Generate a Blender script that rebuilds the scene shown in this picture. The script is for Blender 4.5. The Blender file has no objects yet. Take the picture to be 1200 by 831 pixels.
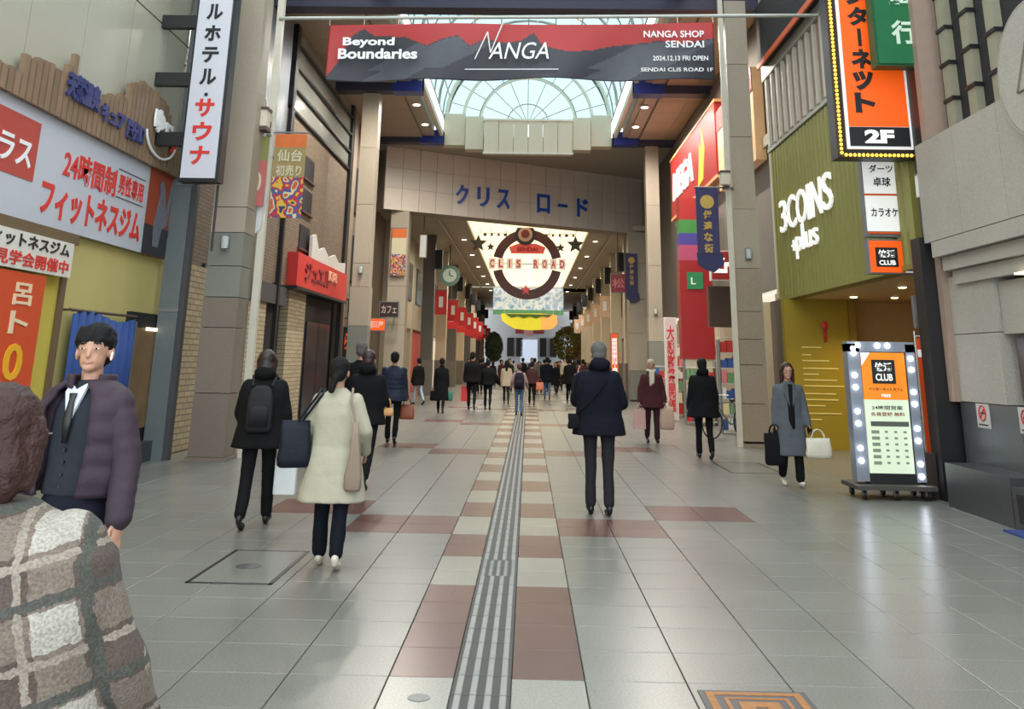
import bpy, bmesh, math, random
from mathutils import Vector, Matrix
random.seed(7)
SC = bpy.context.scene
COL = SC.collection
PI = math.pi

# ---------------------------------------------------------------- camera
# street runs along +Y, up is +Z, the lens is 1.6 m above the paving; 1200 px wide frame, 1100 px focal length
def _unit(v): return v.normalized()
_dy = _unit(Vector((19.0, -314.0, -1100.0)))
_up = Vector((65.0, 3880.0, -1100.0)); _up = _unit(_up - _dy * _up.dot(_dy))
_dx = _dy.cross(_up)
camd = bpy.data.cameras.new('camera'); cam = bpy.data.objects.new('camera', camd); COL.objects.link(cam)
camd.sensor_width = 36.0; camd.lens = 36.0 * 1100 / 1200; camd.shift_x = 0.0
camd.shift_y = -(415.5 - 110.0) / 1200.0
camd.clip_end = 500
M3 = Matrix((tuple(_dx), tuple(_dy), tuple(_up)))
cam.matrix_world = Matrix.Translation((0, 0, 1.6)) @ M3.to_4x4()
SC.camera = cam

# ---------------------------------------------------------------- world and light
w = bpy.data.worlds.new('overcast'); SC.world = w; w.use_nodes = True
bg = w.node_tree.nodes['Background']
bg.inputs[0].default_value = (0.86, 0.95, 1.0, 1); bg.inputs[1].default_value = 2.8
SC.view_settings.view_transform = 'Standard'; SC.view_settings.look = 'None'
SC.view_settings.gamma = 1.0; SC.view_settings.use_curve_mapping = False
SC.view_settings.exposure = 0.18
SC.cycles.max_bounces = 6; SC.cycles.transparent_max_bounces = 12
SC.cycles.sample_clamp_indirect = 4.0; SC.cycles.caustics_reflective = False; SC.cycles.caustics_refractive = False

# ---------------------------------------------------------------- materials
MATS = {}
def srgb(r, g, b):
    def f(c):
        c /= 255.0
        return c / 12.92 if c <= 0.04045 else ((c + 0.055) / 1.055) ** 2.4
    return (f(r), f(g), f(b))
def mat(name, rgb, rough=0.6, metal=0.0, var=0.12, scale=6.0, emit=0.0, bump=0.0, bscale=40.0, rand=0.0, spec=0.5, coat=0.0, lin=False, ecol=None):
    if name in MATS: return MATS[name]
    c = rgb if lin else srgb(*rgb)
    m = bpy.data.materials.new(name); m.use_nodes = True
    nt = m.node_tree; b = nt.nodes['Principled BSDF']
    b.inputs['Roughness'].default_value = rough; b.inputs['Metallic'].default_value = metal
    b.inputs['Specular IOR Level'].default_value = spec
    if coat: b.inputs['Coat Weight'].default_value = coat
    tc = nt.nodes.new('ShaderNodeTexCoord')
    n = nt.nodes.new('ShaderNodeTexNoise'); n.inputs['Scale'].default_value = scale; n.inputs['Detail'].default_value = 4
    nt.links.new(tc.outputs['Object'], n.inputs['Vector'])
    mx = nt.nodes.new('ShaderNodeMix'); mx.data_type = 'RGBA'
    mx.inputs[6].default_value = tuple(x * (1 - var) for x in c) + (1,)
    mx.inputs[7].default_value = tuple(min(1, x * (1 + var)) for x in c) + (1,)
    nt.links.new(n.outputs['Fac'], mx.inputs[0])
    out = mx.outputs[2]
    if rand:
        oi = nt.nodes.new('ShaderNodeObjectInfo')
        mr = nt.nodes.new('ShaderNodeMapRange'); mr.inputs[3].default_value = 1 - rand; mr.inputs[4].default_value = 1 + rand
        nt.links.new(oi.outputs['Random'], mr.inputs[0])
        hs = nt.nodes.new('ShaderNodeHueSaturation')
        nt.links.new(out, hs.inputs['Color']); nt.links.new(mr.outputs[0], hs.inputs['Value'])
        out = hs.outputs[0]
    nt.links.new(out, b.inputs['Base Color'])
    if emit:
        b.inputs['Emission Color'].default_value = (*(srgb(*ecol) if ecol else c), 1); b.inputs['Emission Strength'].default_value = emit
    if bump:
        n2 = nt.nodes.new('ShaderNodeTexNoise'); n2.inputs['Scale'].default_value = bscale; n2.inputs['Detail'].default_value = 3
        nt.links.new(tc.outputs['Object'], n2.inputs['Vector'])
        bp = nt.nodes.new('ShaderNodeBump'); bp.inputs['Strength'].default_value = bump; bp.inputs['Distance'].default_value = 0.02
        nt.links.new(n2.outputs['Fac'], bp.inputs['Height']); nt.links.new(bp.outputs[0], b.inputs['Normal'])
    MATS[name] = m
    return m
def granite(name, rgb, rough=0.4, var=0.35, rand=0.06, wear=0.12):
    """speckled stone with soft traffic wear"""
    if name in MATS: return MATS[name]
    c = srgb(*rgb)
    m = bpy.data.materials.new(name); m.use_nodes = True; nt = m.node_tree; b = nt.nodes['Principled BSDF']
    g = nt.nodes.new('ShaderNodeNewGeometry')
    n1 = nt.nodes.new('ShaderNodeTexNoise'); n1.inputs['Scale'].default_value = 75; n1.inputs['Detail'].default_value = 2
    n2 = nt.nodes.new('ShaderNodeTexNoise'); n2.inputs['Scale'].default_value = 0.9; n2.inputs['Detail'].default_value = 5
    nt.links.new(g.outputs['Position'], n1.inputs['Vector']); nt.links.new(g.outputs['Position'], n2.inputs['Vector'])
    cr = nt.nodes.new('ShaderNodeValToRGB')
    cr.color_ramp.elements[0].position = 0.35; cr.color_ramp.elements[0].color = (*[x * (1 - var) for x in c], 1)
    cr.color_ramp.elements[1].position = 0.65; cr.color_ramp.elements[1].color = (*[min(1, x * (1 + var)) for x in c], 1)
    nt.links.new(n1.outputs['Fac'], cr.inputs[0])
    mr = nt.nodes.new('ShaderNodeMapRange'); mr.inputs[1].default_value = .3; mr.inputs[2].default_value = .7
    mr.inputs[3].default_value = 1 - wear; mr.inputs[4].default_value = 1 + wear
    nt.links.new(n2.outputs['Fac'], mr.inputs[0])
    oi = nt.nodes.new('ShaderNodeObjectInfo')
    m2 = nt.nodes.new('ShaderNodeMapRange'); m2.inputs[3].default_value = 1 - rand; m2.inputs[4].default_value = 1 + rand
    nt.links.new(oi.outputs['Random'], m2.inputs[0])
    mu = nt.nodes.new('ShaderNodeMath'); mu.operation = 'MULTIPLY'
    nt.links.new(mr.outputs[0], mu.inputs[0]); nt.links.new(m2.outputs[0], mu.inputs[1])
    hs = nt.nodes.new('ShaderNodeHueSaturation'); nt.links.new(cr.outputs[0], hs.inputs['Color']); nt.links.new(mu.outputs[0], hs.inputs['Value'])
    nt.links.new(hs.outputs[0], b.inputs['Base Color'])
    m3 = nt.nodes.new('ShaderNodeMapRange'); m3.inputs[3].default_value = rough; m3.inputs[4].default_value = rough + .02
    nt.links.new(n2.outputs['Fac'], m3.inputs[0]); nt.links.new(m3.outputs[0], b.inputs['Roughness'])
    MATS[name] = m; return m
def brickmat(name, c1, c2, mortar, bw, bh, axis='X', rough=0.8, ms=0.02):
    """courses of small bricks too fine to be picked apart; axis = normal axis of the wall"""
    if name in MATS: return MATS[name]
    m = bpy.data.materials.new(name); m.use_nodes = True; nt = m.node_tree; b = nt.nodes['Principled BSDF']
    g = nt.nodes.new('ShaderNodeNewGeometry'); s = nt.nodes.new('ShaderNodeSeparateXYZ'); cb = nt.nodes.new('ShaderNodeCombineXYZ')
    nt.links.new(g.outputs['Position'], s.inputs[0])
    nt.links.new(s.outputs['Y' if axis == 'X' else 'X'], cb.inputs[0]); nt.links.new(s.outputs['Z'], cb.inputs[1])
    t = nt.nodes.new('ShaderNodeTexBrick'); nt.links.new(cb.outputs[0], t.inputs['Vector'])
    t.inputs['Scale'].default_value = 1; t.inputs['Brick Width'].default_value = bw; t.inputs['Row Height'].default_value = bh
    t.inputs['Mortar Size'].default_value = ms * bh * 5; t.inputs['Color1'].default_value = (*srgb(*c1), 1)
    t.inputs['Color2'].default_value = (*srgb(*c2), 1); t.inputs['Mortar'].default_value = (*srgb(*mortar), 1)
    nt.links.new(t.outputs['Color'], b.inputs['Base Color']); b.inputs['Roughness'].default_value = rough
    MATS[name] = m; return m
def glassmat(name, tint, rough=0.05, mix=0.12):
    m = bpy.data.materials.new(name); m.use_nodes = True; nt = m.node_tree; nt.nodes.clear()
    o = nt.nodes.new('ShaderNodeOutputMaterial'); t = nt.nodes.new('ShaderNodeBsdfTransparent'); t.inputs[0].default_value = (*tint, 1)
    g = nt.nodes.new('ShaderNodeBsdfGlossy'); g.inputs['Roughness'].default_value = rough
    x = nt.nodes.new('ShaderNodeMixShader'); x.inputs[0].default_value = mix
    nt.links.new(t.outputs[0], x.inputs[1]); nt.links.new(g.outputs[0], x.inputs[2]); nt.links.new(x.outputs[0], o.inputs[0])
    return m
def glow(name, rgb, s): return mat(name, rgb, rough=.5, emit=s, var=0.02)

# ---------------------------------------------------------------- mesh builder
class MB:
    def __init__(s): s.v = []; s.f = []; s.mi = []; s.cur = 0
    def add(s, vs, fs):
        o = len(s.v); s.v += [Vector(p) for p in vs]; s.f += [[i + o for i in f] for f in fs]; s.mi += [s.cur] * len(fs); return s
    def box(s, x0, x1, y0, y1, z0, z1):
        v = [(x0,y0,z0),(x1,y0,z0),(x1,y1,z0),(x0,y1,z0),(x0,y0,z1),(x1,y0,z1),(x1,y1,z1),(x0,y1,z1)]
        return s.add(v, [(0,3,2,1),(4,5,6,7),(0,1,5,4),(1,2,6,5),(2,3,7,6),(3,0,4,7)])
    def cbox(s, x0, x1, y0, y1, z0, z1, c):
        """box with chamfered edges on the four vertical sides and top"""
        v = []; 
        for (a, z) in ((0, z0), (0, z1 - c), (c, z1)):
            v += [(x0+a,y0+a,z),(x1-a,y0+a,z),(x1-a,y1-a,z),(x0+a,y1-a,z)]
        f = [(8,9,10,11)]
        for r in (0, 4):
            for i in range(4): f.append((r+i, r+(i+1)%4, r+4+(i+1)%4, r+4+i))
        return s.add(v, f)
    def prism(s, poly, o, ex, ey, n, t):
        """polygon in the plane (ex, ey) at o, thickness t along n"""
        o, ex, ey, n = Vector(o), Vector(ex), Vector(ey), Vector(n)
        a = [o + ex*p[0] + ey*p[1] for p in poly]; b = [p - n*t for p in a]; k = len(poly)
        fs = [list(range(k)), list(range(2*k-1, k-1, -1))] + [(i, i+k, (i+1)%k+k, (i+1)%k) for i in range(k)]
        return s.add(a + b, fs)
    def cyl(s, p0, p1, r0, r1=None, n=12, cap=True):
        p0, p1 = Vector(p0), Vector(p1); r1 = r0 if r1 is None else r1
        d = (p1 - p0).normalized(); u = d.orthogonal().normalized(); w_ = d.cross(u)
        v = []
        for p, r in ((p0, r0), (p1, r1)):
            for i in range(n):
                a = 2*PI*i/n; v.append(p + (u*math.cos(a) + w_*math.sin(a))*r)
        fs = [(i, (i+1)%n, n+(i+1)%n, n+i) for i in range(n)]
        if cap: fs += [tuple(range(n-1, -1, -1)), tuple(range(n, 2*n))]
        return s.add(v, fs)
    def tube(s, pts, r, n=8, closed=False):
        pts = [Vector(p) for p in pts]; k = len(pts); v = []; u = None
        for i, p in enumerate(pts):
            if closed: d = pts[(i+1)%k] - pts[i-1]
            else: d = pts[min(i+1,k-1)] - pts[max(i-1,0)]
            d.normalize()
            if u is None: u = d.orthogonal().normalized()
            u = (u - d*u.dot(d)).normalized(); w_ = d.cross(u)
            rr = r(i/(k-1)) if callable(r) else r
            v += [p + (u*math.cos(2*PI*j/n) + w_*math.sin(2*PI*j/n))*rr for j in range(n)]
        fs = []
        for i in range(k if closed else k-1):
            a, b = i*n, ((i+1)%k)*n
            fs += [(a+j, a+(j+1)%n, b+(j+1)%n, b+j) for j in range(n)]
        if not closed: fs += [tuple(range(n-1,-1,-1)), tuple(range((k-1)*n, k*n))]
        return s.add(v, fs)
    def ell(s, c, r, rot=None, nu=14, nv=9):
        c = Vector(c); v = []; 
        for i in range(1, nv):
            th = PI*i/nv
            for j in range(nu):
                a = 2*PI*j/nu; v.append(Vector((r[0]*math.sin(th)*math.cos(a), r[1]*math.sin(th)*math.sin(a), r[2]*math.cos(th))))
        v += [Vector((0,0,r[2])), Vector((0,0,-r[2]))]
        if rot: v = [rot @ p for p in v]
        v = [p + c for p in v]; T = len(v)-2; fs = []
        for i in range(nv-2):
            for j in range(nu): fs.append((i*nu+j, (i+1)*nu+j, (i+1)*nu+(j+1)%nu, i*nu+(j+1)%nu))
        for j in range(nu):
            fs.append((T, j, (j+1)%nu)); fs.append((T+1, (nv-2)*nu+(j+1)%nu, (nv-2)*nu+j))
        return s.add(v, fs)
    def caps(s, p0, p1, r0, r1=None, n=12):
        """tapered capsule"""
        r1 = r0 if r1 is None else r1
        s.cyl(p0, p1, r0, r1, n); s.ell(p0, (r0,)*3, nu=n, nv=7); s.ell(p1, (r1,)*3, nu=n, nv=7); return s
    def loft(s, rings, n=20):
        """rings = (cx, cy, z, rx, ry[, e])  superellipse rings, capped"""
        v = []
        for q in rings:
            cx, cy, z, rx, ry = q[:5]; e = q[5] if len(q) > 5 else 1.0
            for j in range(n):
                a = 2*PI*j/n; ca, sa = math.cos(a), math.sin(a)
                v.append((cx + rx*math.copysign(abs(ca)**e, ca), cy + ry*math.copysign(abs(sa)**e, sa), z))
        fs = []
        for i in range(len(rings)-1):
            for j in range(n): fs.append((i*n+j, i*n+(j+1)%n, (i+1)*n+(j+1)%n, (i+1)*n+j))
        fs += [tuple(range(n-1,-1,-1)), tuple(range((len(rings)-1)*n, len(rings)*n))]
        return s.add(v, fs)
    def build(s, name, m, parent=None, smooth=False, label=None, kind=None):
        me = bpy.data.meshes.new(name)
        mi = ROOT.get(parent.name) if parent else None
        vs = [mi @ p for p in s.v] if mi else s.v
        me.from_pydata([tuple(p) for p in vs], [], s.f)
        ms = m if isinstance(m, (list, tuple)) else [m]
        for x in ms: me.materials.append(x)
        if len(ms) > 1: me.polygons.foreach_set('material_index', s.mi)
        if smooth: me.polygons.foreach_set('use_smooth', [True]*len(me.polygons))
        me.update()
        bm = bmesh.new(); bm.from_mesh(me); bmesh.ops.recalc_face_normals(bm, faces=bm.faces); bm.to_mesh(me); bm.free()
        o = bpy.data.objects.new(name, me); COL.objects.link(o)
        if parent:
            o.parent = parent
            if mi: ROOT[o.name] = mi
        if label: o['label'] = label
        if kind: o['kind'] = kind
        return o
ROOT = {}
def thing(name, label, cat, loc=(0,0,0), group=None, rz=0.0):
    o = bpy.data.objects.new(name, None); COL.objects.link(o); o.empty_display_size = .1
    o.location = loc; o.rotation_euler = (0, 0, rz)
    ROOT[o.name] = (Matrix.Translation(loc) @ Matrix.Rotation(rz, 4, 'Z')).inverted()
    o['label'] = label; o['category'] = cat
    if group: o['group'] = group
    return o
def tag(o, label, cat, group=None, kind=None):
    o['label'] = label; o['category'] = cat
    if group: o['group'] = group
    if kind: o['kind'] = kind
    return o
def struct(name, mb, m, label=None):
    o = mb.build(name, m); o['kind'] = 'structure'
    if label: o['label'] = label
    return o
def B(name, m, parent, *a, **k): return MB().box(*a).build(name, m, parent, **k)
FRONT = (Vector((1,0,0)), Vector((0,0,1)), Vector((0,-1,0)))   # faces the camera end of the street
RWALL = (Vector((0,-1,0)), Vector((0,0,1)), Vector((-1,0,0)))  # on the right-hand facades
LWALL = (Vector((0,1,0)), Vector((0,0,1)), Vector((1,0,0)))    # on the left-hand facades
_txt = {}
def text(name, body, m, parent, c, wd, ht, fr, depth=.02, bold=0.0, shear=0.0, vertical=False, label=None, keep=False):
    """lettering fitted to wd x ht centred at c in frame fr; vertical = one character per line"""
    s = '\n'.join(body) if vertical else body
    cu = bpy.data.curves.new('lettering', 'FONT'); cu.body = s; cu.align_x = 'CENTER'; cu.size = 1.0
    cu.extrude = 0.5; cu.offset = bold; cu.shear = shear; cu.resolution_u = 3
    if vertical: cu.space_line = 0.95
    ob = bpy.data.objects.new('lettering', cu); COL.objects.link(ob)
    dg = bpy.context.evaluated_depsgraph_get(); me = bpy.data.meshes.new_from_object(ob.evaluated_get(dg))
    bpy.data.objects.remove(ob); bpy.data.curves.remove(cu)
    vs = [v.co.copy() for v in me.vertices]; fs = [list(p.vertices) for p in me.polygons]; bpy.data.meshes.remove(me)
    if not vs: return None
    x0 = min(v.x for v in vs); x1 = max(v.x for v in vs); y0 = min(v.y for v in vs); y1 = max(v.y for v in vs)
    sx = wd/(x1-x0); sy = ht/(y1-y0)
    if keep: sx = sy = min(sx, sy)
    ex, ey, n = fr; c = Vector(c); mb = MB()
    mb.add([c + ex*((v.x-(x0+x1)/2)*sx) + ey*((v.y-(y0+y1)/2)*sy) + n*((v.z+.5)*depth) for v in vs], fs)
    return mb.build(name, m, parent, label=label)
def panel(name, m, parent, c, wd, ht, fr, t=.03, label=None):
    ex, ey, n = fr
    return MB().prism([(-wd/2,-ht/2),(wd/2,-ht/2),(wd/2,ht/2),(-wd/2,ht/2)], Vector(c)+n*t, ex, ey, n, t).build(name, m, parent, label=label)

# shared materials
steel = mat('light_steel', (190,188,180), .4, .3)
white = mat('white_paint', (225,222,215), .5)
cream = mat('cream_panel', (205,196,178), .55, var=.06, rand=.03)
tanp = mat('tan_cladding', (202,192,178), .5, var=.06, scale=2, rand=.04)
soff = mat('soffit_panel', (164,146,124), .6, var=.06, rand=.03)
soffd = mat('soffit_beige', (168,156,140), .6, var=.06)  # even beige for roof slabs, troughs and the gateway core
blue = mat('lit_blue_paint', (25,50,140), .35)  # beam blue, brightened in the colour for light from the vault
blk = mat('black_metal', (22,21,22), .45)
dark = mat('dark_recess', (26,23,26), .7)
grey = mat('grey_metal', (120,122,122), .45, .2)
dgrey = mat('dark_grey_metal', (66,66,68), .5)
brown = mat('brown_metal', (80,62,52), .5)
redp = mat('red_sign', (200,40,38), .45)
redl = mat('red_sign_lit', (215,45,38), .45, emit=.35)
orange = mat('orange_sign', (225,90,25), .45)
orangel = mat('orange_lit', (235,88,15), .45, emit=.45)
whitel = mat('white_lit', (235,235,232), .4, emit=.35)
blackink = mat('black_ink', (20,20,22), .6)
redink = mat('red_ink', (205,45,35), .6)
whiteink = mat('white_ink', (235,235,235), .6)
# ================================================================ floor
ft = granite('grey_granite_paving', (114,114,108), .27, .22, .05, .10)
fm = granite('maroon_granite_paving', (92,64,60), .26, .25, .06, .10)
fp = granite('pale_granite_paving', (136,134,125), .27, .2, .04, .08)
grout = mat('paving_joint', (62,60,58), .9)
tact = mat('tactile_grey', (128,128,124), .5, var=.15, rand=.05)
tactd = mat('tactile_dark', (50,50,50), .6)
floor = struct('floor', MB().box(-7.5, 9.0, 0.2, 130, -.3, -.012), grout)
P = .53; Y0 = 5.57 - P*7
RIGHTX = 9.0
def col_edges():
    L = [(-.715-P*(k+1), -.715-P*k) for k in range(11)]
    R = [(.315+P*k, .315+P*(k+1)) for k in range(12)]
    return L, R
Lc, Rc = col_edges()
def is_maroon(side, j, r):
    """r = row index counted from Y=5.57 (row 0)"""
    if side == 'band':
        if 0 <= r < 4: return True
        if r < 0: return -9 <= r < -4
        q = (r - 4) % 4
        return q >= 2
    base = r % 15
    if j in (0, 1): return base in (8, 9) and r > 0
    if j in (2, 3): return base in (10, 11) and r > 0
    return False
tiles = []
nrow = int((110 - Y0)/P)
for i in range(nrow):
    y = Y0 + P*i; r = i - 7
    for side, cols in (('L', Lc), ('R', Rc)):
        for j, (a, b) in enumerate(cols):
            if a > 5.3 and not (13.0 < y < 20): continue
            if a < -6.3: continue
            tiles.append((a, b, y, 'm' if is_maroon(side, j, r) else 'g'))
    for a, b in ((-.715, -.37), (-.07, .315)):
        tiles.append((a, b, y, 'm' if is_maroon('band', 0, r) else 'p'))
def inview(x, y):
    return y > 4.6 and abs(x) < .62*y + .5
mesh_cache = {}
MH = [(-2.5, -1.85, 7.5, 8.85), (.9, 1.42, 4.9, 5.43)]
def in_cover(a, b, y):
    for x0, x1, y0, y1 in MH[1:]:
        if a < x1 - .02 and b > x0 + .02 and y < y1 - .02 and y + P > y0 + .02: return True
    return False
near = sorted([t for t in tiles if inview((t[0]+t[1])/2, t[2])], key=lambda t: t[2])
nearset = set(near[:292])
far = {'m': MB(), 'g': MB(), 'p': MB()}
mm = {'m': fm, 'g': ft, 'p': fp}
for t in tiles:
    a, b, y, k = t
    if t in nearset:
        key = (round(b-a, 3), k)
        if key not in mesh_cache:
            wd = b - a
            o = MB().cbox(.003, wd-.003, .003, P-.003, -.012, 0, .0025).build('floor_tile', mm[k], floor)
            mesh_cache[key] = o.data; o.location = (a, y, 0)
        else:
            o = bpy.data.objects.new('floor_tile', mesh_cache[key]); COL.objects.link(o); o.parent = floor; o.location = (a, y, 0)
    elif y > 5.0:
        far[k].cbox(a+.003, b-.003, y+.003, y+P-.003, -.012, 0, .0025)
    else:
        far[k].box(a+.003, b-.003, y+.003, y+P-.003, -.012, 0)
for k, nm in (('g', 'distant_grey_paving'), ('m', 'distant_maroon_paving'), ('p', 'distant_pale_paving')):
    far[k].build(nm, mm[k], floor, kind='stuff')
# tactile strip: bases 0.3 x 0.3 with four raised bars
def tactile_mesh(warn=False):
    m = MB(); m.cur = 0; m.box(.002, .298, .002, .298, -.01, .0)
    m.cur = 1
    if warn:
        for i in range(5):
            for j in range(5): m.cyl((.035+i*.058, .035+j*.058, 0), (.035+i*.058, .035+j*.058, .006), .02, .014, 6)
    else:
        for i in range(4):
            x = .038 + i*.075; m.cbox(x-.018, x+.018, .01, .29, 0, .007, .004)
    return m
ta = tactile_mesh().build('tactile_tile', [tactd, tact], floor); ta.location = (-.37, 5.0, 0)
tw = tactile_mesh(True).build('tactile_tile', [tactd, tact], floor); tw.location = (-.37, 8.0, 0)
fart = MB()
for i in range(-2, 250):
    y = 5.0 + .3*i
    if i in (0, 10): continue
    if i < 80:
        o = bpy.data.objects.new('tactile_tile', (tw if i in (10, 11, 60, 61) else ta).data); COL.objects.link(o); o.parent = floor; o.location = (-.37, y, 0)
    else:
        fart.cur = 0; fart.box(-.368, -.072, y+.002, y+.298, -.01, 0); fart.cur = 1
        for k in range(4): fart.box(-.35+k*.075, -.314+k*.075, y+.01, y+.29, 0, .007)
fart.build('distant_tactile_strip', [tactd, tact], floor, kind='stuff')

# access cover inlaid in the paving (left)
mc = thing('access_cover', 'granite inlaid access cover framed in dark metal on the floor at left', 'manhole cover', (-2.17, 8.2, .001))
m = MB(); x0, x1, y0, y1 = -2.5, -1.86, 7.56, 8.8
for q in ((x0, x1, y0, y0+.025), (x0, x1, y1-.025, y1), (x0, x0+.025, y0, y1), (x1-.025, x1, y0, y1)): m.box(*q, .0005, .005)
m.build('frame', blk, mc)
MB().box(x0+.03, x1-.03, y0+.03, y1-.03, .0005, .004).build('cover_plate', ft, mc)
MB().cyl((-2.2, 8.15, .004), (-2.2, 8.15, .007), .1, n=20).build('badge', dgrey, mc)
m = MB()
for (x, y) in ((-2.25, 7.57), (-2.05, 7.57), (-2.3, 8.79), (-2.0, 8.79)): B('lifting_slot', dgrey, mc, x-.04, x+.04, y-.02, y+.02, .004, .007)
m2 = thing('decorated_cover', 'dark metal cover plate patterned in orange at the bottom edge of the floor', 'manhole cover', (1.15, 5.15, .001))
MB().box(.88, 1.42, 4.88, 5.45, .0005, .006).build('frame', dgrey, m2)
oc = mat('worn_orange_enamel', (150,98,48), .6, var=.4, scale=30)
for k, (a, b) in enumerate(((.03, .07), (.11, .13), (.17, .24))):
    m = MB(); x0, x1, y0, y1 = .88+a, 1.42-a, 4.88+a, 5.45-a; t = b-a
    for q in ((x0, x1, y0, y0+t), (x0, x1, y1-t, y1), (x0, x0+t, y0+t, y1-t), (x1-t, x1, y0+t, y1-t)): m.box(*q, .006, .009)
    m.build('pattern_band', oc, m2)
# small round cap and long drain joints
tag(MB().cyl((-.52, 5.25, .0005), (-.52, 5.25, .003), .055, n=20).build('valve_cap', mat('worn_cap', (120,120,116), .5)), 'small round metal cap set in the paving beside the tactile strip', 'cap')
cv = thing('side_cover', 'thin dark framed rectangular cover near the grey coated walker', 'manhole cover', (3.6, 16.2, .001))
m = MB(); x0, x1, y0, y1 = 3.15, 3.95, 15.6, 17.2
for q in ((x0, x1, y0, y0+.03), (x0, x1, y1-.03, y1), (x0, x0+.03, y0, y1), (x1-.03, x1, y0, y1)): m.box(*q, .0005, .004)
m.build('frame', blk, cv)
MB().box(x0+.04, x1-.04, y0+.04, y1-.04, .0005, .003).build('cover_plate', ft, cv)

# ================================================================ arcade ceiling
OP0, OP1 = -3.45, 3.25      # roof opening
ceil = struct('ceiling', MB().box(-7.2, OP0-.35, 21.3, 36.6, 10.12, 10.25).box(OP1+.35, 7.2, 21.3, 36.6, 10.12, 10.25)
              .box(-7.2, 7.2, 36.6, 46.0, 9.98, 10.25), soffd)
def lamp_spot(t, x, y, z, e, col=(1, .93, .83), size=2.9):
    L = bpy.data.lights.new('spot', 'SPOT'); L.energy = e; L.color = col; L.spot_size = size; L.spot_blend = .7; L.shadow_soft_size = .12
    lo = bpy.data.objects.new('lamp_light', L); COL.objects.link(lo); lo.parent = t; lo.location = ROOT[t.name] @ Vector((x, y, z))
# soffit panels between the beams
for b0, b1 in ((21.5, 28.4), (28.95, 35.9)):
    for sx in (-1, 1):
        xs = [4.25, 5.2, 6.15] if sx > 0 else [-4.25, -5.2, -6.15]
        n = 5; st = (b1-b0)/n
        for x in xs:
            for i in range(n):
                a, b = sorted((x, x+sx*.94))
                B('soffit_panel', soff, ceil, a, b, b0+i*st+.01, b0+(i+1)*st-.01, 10.03, 10.12)
        a, b = sorted((sx*3.8, sx*4.2)); B('light_trough', soffd, ceil, a, b, b0, b1, 10.08, 10.12)
        for k, fy in enumerate((.3, .7)):
            y = b0 + (b1-b0)*fy; x = sx*3.98 + (.05 if sx < 0 else -.1)
            side = 'left' if sx < 0 else 'right'; bay = 'nearer' if b0 < 25 else 'farther'; pos = 'front' if k == 0 else 'rear'
            d = thing('downlight', f'recessed round downlight in the {side} soffit, {pos} one of the {bay} roof bay', 'ceiling light', (x, y, 10.08), 'downlights in the arcade soffit')
            MB().cyl((x, y, 10.02), (x, y, 10.08), .17, .14, 20).build('trim_ring', white, d)
            MB().cyl((x, y, 10.0), (x, y, 10.03), .11, .11, 20).build('lamp', glow('downlight_lamp', (255,235,205), 6), d); lamp_spot(d, x, y, 9.98, 1300)
# beams
def beam(y, whole, zb, zt):
    if whole:
        o = B('roof_beam', mat('navy_paint', (42,40,62), .5), ceil, -7.2, 7.2, y, y+.5, zb, zt)
    else:
        for sx in (-1, 1):
            e = OP0 if sx < 0 else OP1
            a, b = sorted((e, sx*7.2)); o = B('roof_beam', mat('navy_paint', (42,40,62), .5), ceil, a, b, y, y+.5, zb, zt)
            a, b = sorted((e, e + sx*.95)); B('lit_blue_beam_end', blue, o, a, b, y-.03, y+.53, zb-.02, zt+.05)  # brighter blue end: the vault's light is put into its colour
beam(21.0, True, 9.72, 10.25); beam(28.45, False, 9.78, 10.3); beam(36.0, False, 9.85, 10.3)
# gutters and curb of the vault
for sx, e in ((-1, OP0), (1, OP1)):
    for k, (dx, z0, z1) in enumerate(((0.0, 10.1, 10.32), (-.16, 10.35, 10.55), (-.32, 10.6, 10.85))):
        a, b = sorted((e + sx*dx*-1, e + sx*(-dx) + sx*.12)); B('curb_rail', mat('warm_white_paint', (235,228,210), .5), ceil, a, b, 14.0, 36.4, z0, z1)
    a, b = sorted((e + sx*.4, e + sx*.5)); B('curb_wall', cream, ceil, a, b, 14.0, 36.4, 10.2, 11.0)
# ---------------- glass vault
CX = -.12; VR = 3.35; VZ = 10.9
sky_glass = glassmat('roof_glass', (.56, .65, .66), .1, .02)
milk = bpy.data.materials.new('milky_glazing'); milk.use_nodes = True
nt = milk.node_tree; nt.nodes.clear(); o_ = nt.nodes.new('ShaderNodeOutputMaterial'); tl = nt.nodes.new('ShaderNodeBsdfTranslucent'); tl.inputs[0].default_value = (.7, .64, .5, 1)
tp = nt.nodes.new('ShaderNodeBsdfTransparent'); tp.inputs[0].default_value = (.6, .56, .46, 1); mx_ = nt.nodes.new('ShaderNodeMixShader'); mx_.inputs[0].default_value = .55
nt.links.new(tl.outputs[0], mx_.inputs[1]); nt.links.new(tp.outputs[0], mx_.inputs[2]); nt.links.new(mx_.outputs[0], o_.inputs[0])
vault = thing('glass_vault', 'barrel vaulted glass roof with thin ribs above the street', 'glass roof', (CX, 25, VZ)); vault['kind'] = 'structure'
vy0, vy1 = 14.0, 37.4; nb = 14; na = 10
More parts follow.
